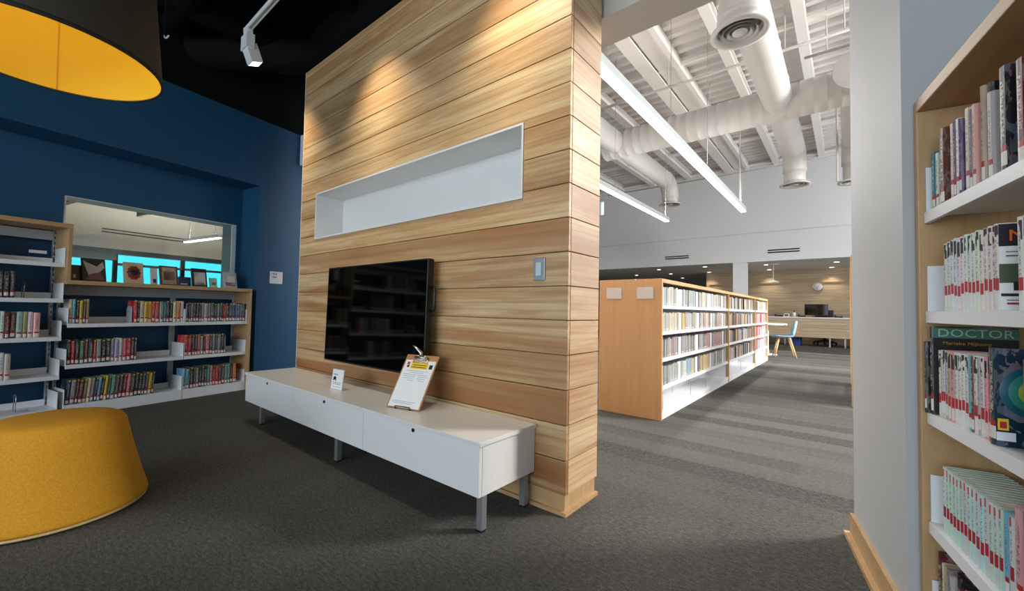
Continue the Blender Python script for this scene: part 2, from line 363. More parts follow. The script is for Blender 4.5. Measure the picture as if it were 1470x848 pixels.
# ---- black open ceiling over the reading room
cl = struct('ceiling', T(bprism, [(-6.6, -5.2), (3.2, -5.2), (3.2, 2.0), (-3.75, 2.0), (-3.75, 4.6), (-7.2, 4.6)], 3.9, 4.0), BLACK, 'black painted open ceiling above the reading room', 'ceiling')
ub = boxes((-5.42, -4.845, -4.2, 5.2, 3.09, 3.9)); up = obj('upper_wall', ub, BLACK, cl); up.rotation_euler = (0, 0, TH)
obj('upper_wall', boxes((-4.47, -1.02, 1.966, 1.998, 3.085, 3.9), (-4.47, -4.452, 1.998, 2.3, 3.085, 3.9)), BLACK, cl)
for a, b, r_ in (((-6.2, .2, 3.55), (-3.0, 3.2, 3.55), .16), ((-5.0, .9, 3.62), (0, .9, 3.62), .09), ((-4.6, -2, 3.66), (-4.6, 3, 3.66), .12)):
    obj('black_duct', T(btube, [a, b], r_, 16), mat('black_duct_paint', (9,9,10), .85, spec=.2), cl)
for x in (-6.0, -4.8, -3.6, -2.4, -1.2, 0): obj('joist', B(x, x+.08, -5, 1.98, 3.72, 3.9), BLACK, cl)

# ---- timber wall
WX0, WX1, WY0, WY1, WZ = -3.835, -1.012, 1.657, 1.962, 3.085
NX0, NX1, NZ0, NZ1 = -3.555, -1.29, 1.520, 1.918
core_y0, core_y1, cx0, cx1 = 1.679, 1.957, -3.815, -1.034
wm = struct('wall_middle', boxes((cx0, NX0-.002, core_y0, core_y1, 0, WZ), (NX1+.002, cx1, core_y0, core_y1, 0, WZ), (NX0-.002, NX1+.002, core_y0, core_y1, 0, NZ0-.002), (NX0-.002, NX1+.002, core_y0, core_y1, NZ1+.002, WZ)),
       mat('cladding_backing_board', (168,128,88), .8), 'freestanding wall clad in pale horizontal timber boards', 'wall')
zs = [.092] + [.25+.163*k for k in range(18)]; zs = [z for z in zs if z < WZ-.05] + [WZ]
G = .0022
for z0, z1 in zip(zs, zs[1:]):
    spans = [(WX0, WX1-.001)]
    a, b = max(z0, NZ0), min(z1, NZ1)
    if b - a > .09 or (z0 >= NZ0 and z1 <= NZ1): spans = [(WX0, NX0-.001), (NX1+.001, WX1-.001)]
    elif b > a:                         # board notched above or below the niche
        za, zb = (z0, a) if a > z0 else (b, z1)
        bm = bmesh.new(); cz = (z0+z1)/2; c0 = (WX0+WX1)/2
        for q in ((WX0-c0, NX0-.001-c0, -.01, .01, z0+G-cz, z1-G-cz), (NX1+.001-c0, WX1-.001-c0, -.01, .01, z0+G-cz, z1-G-cz), (NX0-.001-c0, NX1+.001-c0, -.01, .01, (za if za == z0 else za+.001)+(G if za == z0 else 0)-cz, zb-(G if zb == z1 else .001)-cz)): bbox(bm, *q)
        bmesh.ops.remove_doubles(bm, verts=bm.verts[:], dist=1e-5)
        obj('board', bm, M_BX, wm, (c0, WY0+.01, cz)); spans = []
    for x0, x1 in spans: cbox('board', x0, x1, WY0, WY0+.02, z0+G, z1-G, M_BX, wm, .0012)
    cbox('board', WX1-.02, WX1, WY0+.022, WY1, z0+G, z1-G, M_BY, wm, .0012)
    cbox('board', WX0, WX0+.018, WY0+.022, WY1, z0+G, z1-G, M_BY, wm, .0012)
nic = obj('niche', boxes((NX0, NX1, WY0+.24, WY0+.25, NZ0, NZ1), (NX0, NX0+.012, WY0-.006, WY0+.24, NZ0, NZ1), (NX1-.012, NX1, WY0-.006, WY0+.24, NZ0, NZ1),
    (NX0+.012, NX1-.012, WY0-.006, WY0+.24, NZ0, NZ0+.012), (NX0+.012, NX1-.012, WY0-.006, WY0+.24, NZ1-.012, NZ1)), NICHE, wm, label='long white display niche')
obj('edge_trim', B(WX0-.008, WX0, WY0+.0, WY1, 0, WZ), WHITE, wm)
moulding('baseboard_middle', (boxes((cx0, -1.022, 1.667, 1.679, 0, .09), (-1.034, -1.022, 1.679, 1.955, 0, .09)), boxes((cx0, -1.006, 1.652, 1.667, 0, .018), (-1.022, -1.006, 1.667, 1.965, 0, .018))), 'timber baseboard with shoe strip under the clad wall')

# ---- bulkhead over the opening, hall shell
struct('wall_bulkhead', boxes((-1.30, .30, 2.0, 2.235, 2.55, 5.5), (-4.45, -1.30, 2.0, 2.235, 0, 5.5), (-4.45, -4.3, 2.235, 2.75, 0, 5.5)), mat('bulkhead_paint', (212,207,202), .6), 'bulkhead over the opening, with added unseen partition and stub blocking hall light', 'wall')  # unseen partition and stub, added to block hall light from glass and blue wall
fwll = struct('wall_far', boxes((-12, 4.6, 13.6, 13.9, 2.45, 3.265), (-12, 4.6, 13.63, 13.9, 3.265, 3.29), (-12, -7.10, 13.6, 13.9, 3.29, 5.5), (-6.84, 4.6, 13.6, 13.9, 3.29, 5.5), (-7.10, -6.84, 13.6, 13.9, 3.29, 4.45), (-7.10, -6.84, 13.6, 13.9, 5.0, 5.5)), HALLW, 'tall white far wall of the hall above the service area', 'wall')
obj('reveal_strip', B(-9, 4.5, 13.622, 13.63, 3.266, 3.289), HALLW, fwll)
for x0, x1 in ((-4.62, -3.88), (-1.74, -.99)):
    obj('slot_diffuser', boxes((x0, x1, 13.585, 13.6, 2.67, 2.70), (x0, x1, 13.585, 13.6, 2.735, 2.765)), BLACK, fwll)
obj('pane', B(-7.10, -6.84, 13.7, 13.71, 4.45, 5.0), GLASS, fwll)
struct('wall_hall_left', boxes((-9.2, -9.0, 5.05, 13.75, 0, 5.5), (-9.2, -9.0, 2.1, 5.05, 3.72, 5.5), (-12, -9.0, 13.75, 13.9, 0, 2.45), (-12.2, -12, 13.75, 20, 0, 2.55)), WHITE, 'white wall on the far side of the hall', 'wall')
struct('wall_hall_right', boxes((4.6, 4.8, 2.2, 6.0, 0, 5.5), (4.6, 4.8, 6.0, 7.4, 0, 3.6), (4.6, 4.8, 6.0, 7.4, 5.0, 5.5), (4.6, 4.8, 7.4, 8.2, 0, 5.5), (4.6, 4.8, 12.3, 20, 0, 5.5), (4.6, 4.8, 8.2, 12.3, 0, .4), (4.6, 4.8, 8.2, 12.3, 4.6, 5.5), (2.95, 4.6, 2.3, 2.6, 0, 5.5)), WHITE, 'white hall wall with windows on the sunny side', 'wall')
struct('wall_hall_near', boxes((-9.0, -6.9, 2.1, 2.3, 3.7, 4.0), (-9.0, -4.45, 2.1, 2.3, 4.0, 5.5)), WHITE, 'white hall wall above the office', 'wall')
struct('pillar_column', B(-2.63, -2.28, 13.62, 13.9, 0, 2.45), HALLW, 'square white column under the far wall', 'column')
# low ceiling, back walls of the service area
lc = struct('ceiling_service', B(-12, 4.6, 13.9, 20, 2.45, 2.55), mat('service_ceiling_paint', (214,212,208), .7), 'lower grey ceiling over the service desk area', 'ceiling')
struct('wall_service', boxes((-4.1, 4.6, 16.6, 16.8, 0, 2.45)), M_DESKW, 'plank-clad wall behind the service desk', 'wall')
struct('wall_service_back', B(-12, 4.6, 19.7, 20, 0, 2.45), mat('service_grey_paint', (150,148,144), .7), 'grey wall at the end of the service area', 'wall')
struct('trim_1', B(-4.0, 3, 16.56, 16.6, 2.0, 2.03), M_OAKX, 'thin light wood rail on the plank-clad wall', 'trim')

# corrugated deck with joists
bm = bmesh.new(); P = .24; y = 2.1; prev = None
while y < 13.6:
    for dy, z in ((0, 5.44), (.09, 5.44), (.12, 5.37), (.21, 5.37)):
        if y+dy > 13.6: break
        cur = (bm.verts.new((-9.1, y+dy, z)), bm.verts.new((4.6, y+dy, z)))
        if prev: bm.faces.new((prev[0], prev[1], cur[1], cur[0]))
        prev = cur
    y += P
bbox(bm, -9.2, 4.6, 2.1, 13.6, 5.5, 5.6)
hc = struct('ceiling_hall', bm, CEILW, 'white corrugated metal deck high over the hall', 'ceiling')
JW = mat('joist_paint', (228,222,216), .6)
for x0, x1 in ((-2.83, -2.59), (-1.59, -1.445), (-.57, -.43), (.58, .72), (-3.95, -3.77), (-5.1, -4.95), (-6.2, -6.05), (-7.3, -7.15), (1.7, 1.83)):
    c_ = (x0+x1)/2
    obj('joist', boxes((x0, x1, 2.24, 13.6, 5.18, 5.21), (c_-.02, c_+.02, 2.24, 13.6, 5.21, 5.33), (x0, x1, 2.24, 13.6, 5.33, 5.36)), JW, hc)
obj('joist', boxes((-2.295, -2.207, 2.24, 13.6, 5.18, 5.36)), JW, hc)
obj('flat_panel', B(-2.58, -2.30, 2.24, 13.6, 5.24, 5.26), JW, hc)
for k in range(6): obj('cross_beam', B(-9.0, 4.6, 3.0+2.1*k, 3.06+2.1*k, 5.22, 5.28), JW, hc)

# ================================================================ HALL: ducts, lights, pipes
ZC, YC = 4.1, 7.22
dt = thing('supply_duct', 'white round ductwork with branches and ceiling diffusers under the hall deck', 'duct', (0, 0, 0))
def ribbed(a, b, r_, step, seg=28):
    a, b = Vector(a), Vector(b); n = max(2, int((b-a).length/step)); pts, rs = [], []
    for i in range(n):
        for f, e in ((0, .006), (.06, 0), (.94, 0)):
            pts.append(a.lerp(b, (i+f)/n)); rs.append(r_+e)
    pts.append(b); rs.append(r_+.006)
    return T(btube, pts, rs, seg)
obj('trunk', ribbed((-3.6, YC, ZC), (.12, YC, ZC), .245, .15), DUCT, dt)
def diffuser(x, y, z):
    ring = T(blathe, [(.175, z+.06), (.255, z+.012), (.26, z), (.215, z-.008), (.19, z+.03)], 40)
    bmesh.ops.translate(ring, verts=ring.verts[:], vec=(x, y, 0))
    d = obj('diffuser', ring, DUCT, dt)
    for r1, r2 in ((.165, .135), (.115, .085), (.065, .0)):
        bm = T(blathe, [(r1, z+.0), (r1-.004, z+.006), (max(r2, 0), z+.03), (max(r2, 0), z+.024), (r1-.012, z)], 36) if r2 else T(blathe, [(0, z+.01), (r1, z+.0), (r1, z+.01), (0, z+.02)], 36)
        bmesh.ops.translate(bm, verts=bm.verts[:], vec=(x, y, 0)); obj('diffuser_ring', bm, DUCT, d)
def branch(x, yn, yf, near_drop, far_z, r_=.19):
    obj('branch', ribbed((x, yn + (.35 if near_drop else 0), ZC), (x, yf-.35, ZC), r_, .9), DUCT, dt)
    for yy, s, zz in (([(yn, 1, near_drop)] if near_drop else []) + [(yf, -1, far_z)]):
        pts = [(x, yy + s*.35*(1-math.sin(a)), ZC - .35*(1-math.cos(a))) for a in [math.pi/2*k/6 for k in range(7)]]
        obj('elbow', T(btube, pts, [r_+.006]*7, 24, False), DUCT, dt)
        obj('drop', T(btube, [(x, yy, ZC-.33), (x, yy, ZC-.37), (x, yy, ZC-.375), (x, yy, zz+.06)], [r_+.008, r_+.008, r_-.012, r_-.012], 28, False), DUCT, dt)
        diffuser(x, yy, zz)
branch(-.775, 4.32, 9.63, 3.62, 3.47)
branch(-3.34, 4.4, 10.15, 3.62, 3.57)
branch(.13, 6.75, 9.75, None, 3.40)
capb = T(btube, [(.13, 6.72, ZC), (.13, 6.76, ZC)], .255, 40); obj('end_cap', capb, DUCT, dt)

def linear(x, y0, y1, z, label, rod_x=0):
    o = thing('linear_light', label, 'light', (x, (y0+y1)/2, z))
    L = (y1-y0)/2
    obj('housing', boxes((-.05, .05, -L, L, .01, .09)), mat('light_housing_grey', (150,156,158), .5), o)
    obj('diffuser', B(-.042, .042, -L, L, -.006, .01), GLOW, o)
    for yy in (-L+.25, -L*.40, L*.12, L-.25): obj('suspension_rod', T(btube, [(rod_x, yy, .088), (rod_x, yy, 5.38-z)], .004, 6), CHROME, o)
    d = bpy.data.lights.new('linear_glow', 'AREA'); d.shape = 'RECTANGLE'; d.size = .08; d.size_y = 2*L; d.energy = 36*L; d.color = (1, .985, .96)
    q = bpy.data.objects.new('linear_glow', d); COLL.objects.link(q); q.location = (x, (y0+y1)/2, z-.012)
    d2 = d.copy(); d2.energy = 8*L; q = bpy.data.objects.new('linear_uplight', d2); COLL.objects.link(q); q.location = (x, (y0+y1)/2, z+.10); q.rotation_euler = (math.pi, 0, 0)
linear(-1.61, 3.0, 9.33, 3.0, 'long white linear pendant light directly above the aisle bookcase')
linear(-3.15, 3.0, 9.38, 3.0, 'long linear pendant light half hidden behind the timber wall', .045)
def pipe(pts, r_, label, drops=()):
    o = thing('sprinkler_pipe', label, 'pipe')
    obj('run', T(btube, pts, r_, 8), DUCT, o)
    for x, y, z0, z1 in drops: obj('hanger', T(btube, [(x, y, z0), (x, y, z1)], .008, 6), DUCT, o)
pipe([(-8, 6.85, 4.7), (3, 6.85, 4.7)], .022, 'white sprinkler pipe running across the hall in front of the big duct', [(-.66, 6.85, 4.7, 5.36), (-2.3, 6.85, 4.7, 5.36), (.0, 6.85, 4.7, 5.36)])
pipe([(-.46, 7.24, 4.7), (3, 7.24, 4.7)], .02, 'short sprinkler pipe ending beside the duct branch', [(-.2, 7.24, 4.7, 5.36)])
pipe([(-6, 12.2, 4.7), (3, 12.2, 4.7)], .02, 'sprinkler pipe running along the white far wall', [(-1.3, 12.2, 4.7, 5.36)])
pipe([(-6, 8.3, 4.72), (3, 8.3, 4.72)], .035, 'thicker white pipe just behind the big duct', [(-2.0, 8.3, 4.72, 5.36)])
pipe([(-.12, 9.4, 5.36), (-.12, 9.4, 3.36), (.5, 9.4, 3.36)], .018, 'white pipe frame hanging beside the last duct drop', [])
pipe([(-1.67, 9.30, 5.40), (-1.67, 9.30, 3.06)], .012, 'upright white conduit near the end of the linear pendant')

# service area
for x, y, wd in ((-.22, 14.78, 'over the monitor'), (-.37, 16.35, 'close to the plank wall by the clock'), (-1.91, 14.64, 'beside the white disc pendant canopy'), (-2.05, 16.35, 'close to the plank wall behind the disc pendant'), (-3.6, 14.39, 'beside the white column'), (-3.95, 16.35, 'close to the plank wall near its open end'), (-5.36, 16.41, 'in the middle of the grey ceiling'), (-5.58, 18.65, 'farthest back in the grey ceiling'), (-5.18, 14.6, 'just behind the white far wall'), (-6.75, 16.43, 'above the oak end panel')):
    o = thing('downlight', 'small round recessed downlight ' + wd, 'light', (x, y, 2.45))
    obj('trim_ring', T(blathe, [(.06, 0), (.09, -.004), (.092, 0), (.06, .001)], 24), WHITE, o)
    obj('lens', T(blathe, [(0, -.002), (.06, -.002), (.06, 0), (0, 0)], 24), GLOW2, o)
    near_wall = y == 16.35
    light('downlight_beam', 'SPOT', (x, y, 2.43), 34 if near_wall else 55, (1, .86, .66) if near_wall else (1, .92, .8), aim=(x, y+.05, 0), spot_size=R(95), spot_blend=.8, shadow_soft_size=.05)
o = thing('pendant_lamp', 'flat white disc pendant hanging above the service desk', 'lamp', (-1.71, 14.5, 1.9))
obj('shade', T(blathe, [(0, .05), (.02, .05), (.15, .015), (.155, 0), (.0, 0)], 28), WHITE, o)
obj('cord', T(btube, [(0, 0, .05), (0, 0, .53)], .008, 6), SHELF, o); obj('canopy', T(blathe, [(0, .53), (.14, .53), (.14, .55), (0, .55)], 24), WHITE, o)
o = thing('wall_clock', 'round wall clock with a silver rim on the plank-clad wall', 'clock', (-.733, 16.6, 1.87))
bm = T(blathe, [(.12, 0), (.148, .0), (.148, .035), (.135, .045), (.128, .03)], 36); bm.transform(Matrix.Rotation(R(90), 4, 'X')); obj('rim', bm, CHROME, o)
bm = T(blathe, [(0, .03), (.13, .03), (.13, .005), (0, .005)], 36); bm.transform(Matrix.Rotation(R(90), 4, 'X')); f = obj('dial', bm, WHITE, o)
for a, l_ in ((60, .07), (190, .1)):
    bm = B(-.004, .004, -.036, -.032, 0, l_); bm.transform(Matrix.Rotation(R(a), 4, 'Y')); obj('hand', bm, INKD, f)
dk = thing('service_desk', 'long plank-fronted service desk on slim metal legs', 'desk', (-.6, 15.2, 0))
for k in range(6): cbox('plank', -2.2, 2.2, 0, .03, .27+.095*k, .27+.095*k+.091, M_DESKW, dk, .002)
obj('worktop', BB(.004, -2.2, 2.2, -.02, .8, .842, .872), LAM, dk)
obj('body', B(-2.18, 2.18, .03, .75, .29, .84), MATS['service_grey_paint'], dk)
for x in (-2.0, -.9, .2, .55, 2.0): obj('leg', BB(.003, x-.02, x+.02, .06, .1, 0, .29), CHROME, dk)
mo = thing('computer_monitor', 'black computer monitor standing on the service desk', 'monitor', (-.73, 15.55, .872))
obj('screen', BB(.005, -.29, .29, -.015, .015, .06, .40), TVB, mo); obj('display', B(-.28, .28, -.018, -.015, .075, .39), SCREEN, mo)
obj('stand', boxes((-.03, .03, .0, .02, 0, .1), (-.11, .11, -.06, .1, 0, .012)), TVB, mo)
def phone(x, lab):
    o = thing('desk_phone', lab, 'telephone', (x, 15.4, .872))
    obj('base', T(bprism, [(-.1, -.09), (.1, -.09), (.1, .09), (-.1, .09)], 0, .05), TVB, o); obj('handset', BB(.008, -.095, -.05, -.085, .085, .05, .085), TVB, o)
phone(-.2, 'black desk phone beside the monitor on the service desk'); phone(-1.08, 'black desk phone next to the white pump bottle'); phone(-1.68, 'black desk phone at the table end of the service desk')
o = thing('pump_bottle', 'white pump bottle on the service desk', 'bottle', (-1.27, 15.4, .872)); obj('bottle', T(blathe, [(0, 0), (.045, 0), (.045, .11), (.02, .14), (.0, .14)], 20), WHITE, o); obj('pump', boxes((-.012, .012, -.012, .012, .14, .19), (-.05, .012, -.008, .008, .19, .2)), TVB, o)
o = thing('card_holder', 'small framed card standing on the service desk', 'sign', (-1.47, 15.4, .872)); obj('frame', BB(.002, -.07, .07, -.01, .01, 0, .1), SHELF, o); obj('card', B(-.055, .055, -.012, -.01, .015, .085), INK, o)
o = thing('waste_bin', 'blue recycling bin under the service desk', 'bin', (-1.25, 15.62, 0)); obj('bin', T(bprism, [(-.13, -.1), (.13, -.1), (.15, .12), (-.15, .12)], 0, .26), mat('blue_plastic', (30,60,140), .5), o); obj('rim', boxes((-.16, .16, -.13, -.12, .25, .27), (-.16, .16, .12, .13, .25, .27), (-.16, -.15, -.12, .12, .25, .27), (.15, .16, -.12, .12, .25, .27)), MATS['blue_plastic'], o)
o = thing('office_chair', 'black star base of an office chair behind the service desk', 'chair', (-.55, 16.25, 0))
for k in range(5):
    a = R(72*k+20); obj('base_arm', T(btube, [(0, 0, .16), (.3*math.cos(a), .3*math.sin(a), .08)], .025, 8), TVB, o); bm = T(btube, [(-.02, 0, 0), (.02, 0, 0)], .035, 12); bm.transform(Matrix.Translation((.3*math.cos(a), .3*math.sin(a), .035))); obj('caster', bm, TVB, o)
obj('gas_lift', T(btube, [(0, 0, .14), (0, 0, .45)], .03, 12), TVB, o); obj('seat', BB(.02, -.24, .24, -.24, .24, .45, .53), TVB, o); obj('backrest', BB(.02, -.22, .22, .2, .26, .6, 1.1), TVB, o)
# cafe table and chairs in the sun
o = thing('cafe_table', 'round white cafe table in the sunlight beside the aisle bookcase', 'table', (-1.47, 11.28, 0))
obj('tabletop', T(blathe, [(0, .70), (.40, .70), (.405, .71), (.405, .725), (.40, .73), (0, .73)], 40), WHITE, o); obj('pedestal', T(btube, [(0, 0, .02), (0, 0, .70)], .04, 20), WHITE, o); obj('base', T(blathe, [(0, .03), (.04, .03), (.21, .012), (.21, 0), (0, 0)], 36), WHITE, o)
def cafe_chair(x, y, rz, label, shell):
    o = thing('cafe_chair', label, 'chair', (x, y, 0), rz)
    bm = bmesh.new(); prof = [(-.22, .44), (-.1, .425), (.08, .425), (.17, .45), (.21, .52), (.235, .65), (.26, .80)]
    g = []
    for i, (yy, zz) in enumerate(prof):
        hw = .2 if i < 4 else .21 - .012*(i-3)
        g.append([bm.verts.new((hw*s, yy - .05*abs(s)**2*(i > 3), zz + .04*abs(s)**2*(i <= 4))) for s in (-1, -.5, 0, .5, 1)])
    for a, b in zip(g, g[1:]):
        for k in range(4): bm.faces.new((a[k], a[k+1], b[k+1], b[k])).smooth = True
    bmesh.ops.recalc_face_normals(bm, faces=bm.faces[:]); bmesh.ops.solidify(bm, geom=bm.faces[:], thickness=.014)
    obj('shell', bm, shell, o)
    for sx in (-1, 1):
        for sy in (-1, 1): obj('leg', T(btube, [(.1*sx, .1*sy, .43), (.2*sx, .2*sy+.01, 0)], [.02, .013], 10), M_OAKZ, o)
cafe_chair(-1.10, 10.95, R(-78), 'pale blue shell chair with wooden legs at the cafe table', mat('pale_blue_plastic', (140,186,206), .4))
cafe_chair(-1.75, 11.8, R(35), 'dark grey shell chair behind the cafe table', mat('dark_grey_plastic', (70,76,84), .4))

# ================================================================ SHELVING
UB = {}
def unit_book(style):
    if style in UB: return UB[style]
    bm = bmesh.new()      # spine rounded towards y=0, two boards; front of the shelf is y=0
    prof = [(0, .98), (0, .05), (.18, .012), (.5, 0), (.82, .012), (1, .05), (1, .98), (.95, .98), (.95, .08), (.05, .08), (.05, .98)]
    lo = [bm.verts.new((x, y, 0)) for x, y in prof]; hi = [bm.verts.new((x, y, 1)) for x, y in prof]; n = len(prof)
    for i in range(n): bm.faces.new((lo[i], lo[(i+1) % n], hi[(i+1) % n], hi[i]))
    bm.faces.new(lo[::-1]); bm.faces.new(hi)
    UB[style] = mesh('book_cover', bm, BK[style]); return UB[style]
UP = mesh('pages', B(.05, .95, .08, .955, .02, .985), PAGES)
COL = {'black': (24,24,28), 'charcoal': (52,54,60), 'grey': (120,122,124), 'silver': (176,178,180), 'white': (222,220,216), 'cream': (214,202,172), 'tan': (186,158,120), 'brown': (92,60,42), 'maroon': (96,22,36), 'red': (190,36,40), 'pink': (206,96,112), 'orange': (214,112,44), 'yellow': (222,184,54), 'olive': (120,118,60), 'green': (60,128,90), 'mint': (160,206,182), 'teal': (46,128,136), 'sky blue': (120,172,200), 'blue': (44,76,160), 'navy': (24,36,72), 'purple': (92,58,110), 'lavender': (176,164,196), 'pale aqua': (196,216,212), 'rose': (224,160,164)}
def book(Mx, x, y, z, wd, d, h, cname, style, label, group, lean=0, cat='book', name='book', pages=True):
    o = bpy.data.objects.new(name, unit_book(style)); COLL.objects.link(o)
    mw = Mx @ Matrix.Translation((x, y, z + wd*math.sin(abs(lean)))) @ Matrix.Rotation(lean, 4, 'Y')
    o.matrix_world = mw @ Matrix.Diagonal((wd, d, h, 1))
    c_ = lin(tuple(min(255, max(0, v+random.uniform(-12, 12))) for v in COL[cname])); o.color = (*c_, 1)
    tag(o, label, cat, group)
    if pages:
        q = bpy.data.objects.new('pages', UP); COLL.objects.link(q); q.parent = o
    return o
def frame(x, y, z, rz): return Matrix.Translation((x, y, z)) @ Matrix.Rotation(rz, 4, 'Z')
def bookcase(label, Mx, bays, shelves, top, depth=.27, left_panel=False, right_panel=True, top_x=None, left_low=None, panel_z0=0, canopy=True, back_mat=None, mid_panel=False, group=None, panel_front=.035):
    """local x runs along the front (0..W), y goes back from the front edge, z up"""
    W = bays[-1]
    o = thing('bookcase', label, 'bookcase', tuple(Mx.translation), Mx.to_euler().z, group)
    if canopy: obj('canopy_top', BB(.003, top_x or 0, W+(.025 if right_panel else 0), -panel_front, depth+.03, top-.035, top), M_OAKX, o)
    if right_panel: obj('end_panel', BB(.003, W, W+.025, -panel_front, depth+.03, panel_z0, top-.035 if canopy else top), M_OAKZ, o)
    if left_panel: obj('end_panel', BB(.003, -.025, 0, -panel_front, depth+.03, 0, top-.035), M_OAKZ, o)
    for b0, b1 in zip(bays, bays[1:]):
        if mid_panel and b0 > 0: obj('divider_panel', BB(.002, b0-.012, b0+.012, -panel_front, depth+.03, 0, top-.035), M_OAKZ, o)
        obj('top_rail', B(b0+.02, b1-.02, depth-.01, depth, top-.12, top-.045), UPR, o)
        for i, z in enumerate(shelves):
            if i == len(shelves)-1:
                obj('base_shelf', BB(.002, b0+.003, b1-.003, 0, depth, 0, z), SHELF, o)
            else:
                obj('shelf', boxes((b0+.003, b1-.003, 0, depth-.02, z-.012, z), (b0+.003, b1-.003, 0, .012, z-.032, z-.012)), SHELF, o)
            obj('back_stop', B(b0+.02, b1-.02, depth-.022, depth-.012, z, z+.05), SHELF, o)
            for xx in (b0+.004, b1-.007):
                obj('shelf_bracket', T(bprism, [(xx, .004), (xx+.003, .004), (xx+.003, depth-.02), (xx, depth-.02)], z, z+.13), SHELF, o)
        for xx in ((b0, b1) if b1 == W else (b0,)):
            a_, b_ = max(xx-.018, .001 if xx == 0 else -9), min(xx+.018, W-.001 if xx == W else 9e9); c_ = (a_+b_)/2; y0_, zt = depth-.01, top-.04
            n_ = int((top-.1)/.045); ch = [(a_, a_+.002, y0_+.002, depth+.025, 0, zt), (b_-.002, b_, y0_+.002, depth+.025, 0, zt), (a_+.002, b_-.002, depth+.023, depth+.025, 0, zt), (a_, c_-.004, y0_, y0_+.002, 0, zt), (c_+.004, b_, y0_, y0_+.002, 0, zt)]
            edges = [0] + [e for k in range(n_) for e in (.08+.045*k, .105+.045*k)] + [zt]
            obj('upright', boxes(*ch, *[(c_-.004, c_+.004, y0_, y0_+.002, e0, e1) for e0, e1 in zip(edges[0::2], edges[1::2]) if e1 > e0]), UPR, o)
    return o
def fill(Mx, x0, x1, z, names, style, where, group, depth=.15, h=.2, jit=.008, y=.012, cat='book', name='book', from_end=False, lean_last=0, pages=True, noun='book', start=0):
    n = len(names); ws = [random.uniform(.75, 1.25) for _ in names]; tot = sum(ws); x = x0
    for i, nm in enumerate(names):
        wd = (x1-x0)*ws[i]/tot
        k = n-i if from_end else i+1
        book(Mx, x+.0006, y+random.uniform(0, .008), z+.0005, wd-.0012, depth+random.uniform(-.01, .01), h+random.uniform(-jit, jit), nm, style,
             '%s %s, %s %s' % (nm, noun, nth(k+start), where), group, lean_last, cat, name, pages)
        x += wd
# ---- left run (room frame): two tall bays and the low bookcase under the window
def leftM(y): return ROOM @ frame(XF, y, 0, R(90))
TS = [1.26, .97, .66, .345, .08]
LT = leftM(.27)
tb = bookcase('tall white steel bookcase with oak top beside the interior window', LT, [0, .90], TS, 1.585, panel_z0=1.125, top_x=.001)
obj('label_holder', BB(.002, .735, .835, .20, .206, 1.34, 1.365), SHELF, tb)
LT2 = leftM(-.635)
bookcase('tall white steel bookcase farther along the blue wall', LT2, [0, .90], TS, 1.585, right_panel=False, left_panel=True)
LL = leftM(1.195)
bookcase('low two-bay white steel bookcase with oak top under the interior window', LL, [0, .825, 1.415], [.765, .425, .095], 1.125, top_x=-.025)
c = lambda s: {'k': 'black', 'K': 'charcoal', 'g': 'grey', 's': 'silver', 'w': 'white', 'c': 'cream', 't': 'tan', 'b': 'brown', 'm': 'maroon', 'r': 'red', 'p': 'pink', 'o': 'orange', 'y': 'yellow', 'l': 'olive', 'G': 'green', 'i': 'mint', 'T': 'teal', 'S': 'sky blue', 'B': 'blue', 'n': 'navy', 'P': 'purple', 'v': 'lavender', 'a': 'pale aqua', 'R': 'rose'}[s]
def L(s): return [c(q) for q in s]
gl = 'books on the low bookcase'
fill(LL, .012, .135, .765, L('cSkybt'), 'sticker', 'from the tall bookcase, top shelf under window', gl)
fill(LL, .43, .816, .765, L('rkcyyrrgTKkcow'), 'sticker', 'after the steel bookend, top shelf under window', gl)
fill(LL, .833, 1.40, .765, L('kKgkKkgsgkKgkKrkKKBBgk'), 'sticker', 'in second bay, top shelf under window', gl, h=.19)
fill(LL, .01, .465, .425, L('krkGmKrgkKgvwprmK'), 'sticker', 'from the tall bookcase, middle shelf under window', gl)
fill(LL, .832, 1.215, .425, L('rrkKpgmpKgKgkK'), 'sticker', 'in second bay, middle shelf under window', gl)
fill(LL, .012, .60, .095, L('ngmmlcgKSkyKTbKmpKkknKyk'), 'sticker', 'from the tall bookcase, bottom shelf under window', gl, lean_last=R(4))
fill(LL, .832, 1.33, .095, L('SSkKgkKkTRrrmKgTko'), 'sticker', 'in second bay, bottom shelf under window', gl)
gt = 'books on the tall bookcase'
fill(LT, .33, .64, .97, L('ckgKKbkKkK'), 'plain', 'from the next bay, second shelf of tall bookcase', gt, depth=.17)
fill(LT, .36, .78, .66, L('wwtcSckwmmitwR'), 'plain', 'from the next bay, third shelf of tall bookcase', gt)
fill(LT, .30, .64, .345, L('krgcKmTkgswc'), 'plain', 'from the next bay, fourth shelf of tall bookcase', gt)
fill(LT, .05, .45, 1.26, L('gKcktKmgkKcg'), 'plain', 'from the next bay, highest shelf of tall bookcase', gt)
g2 = 'books on the farther tall bookcase'
for z, nm, s in ((1.26, 'highest', 'kgcKtgKkbgkgKck'), (.97, 'second', 'cKgkbKkgcKmkgKt'), (.66, 'third', 'gwcKtgkKcwgKsbk'), (.345, 'fourth', 'kcgKwbgkKtcgKkm')):
    fill(LT2, .2, .72, z, L(s), 'plain', 'from the blue wall end, %s shelf of farther bookcase' % nm, g2)
def wire_bookend(Mx, x, z, label):
    o = thing('bookend', label, 'bookend', tuple((Mx @ Matrix.Translation((x, .08, z))).translation), Mx.to_euler().z)
    obj('wire', T(btube, [(-.001, 0, .002), (-.001, 0, .12), (-.001, .03, .14), (-.001, .06, .12), (-.001, .06, .002)], .0025, 8), CHROME, o); obj('foot', B(-.001, .07, -.01, .07, 0, .0015), CHROME, o)
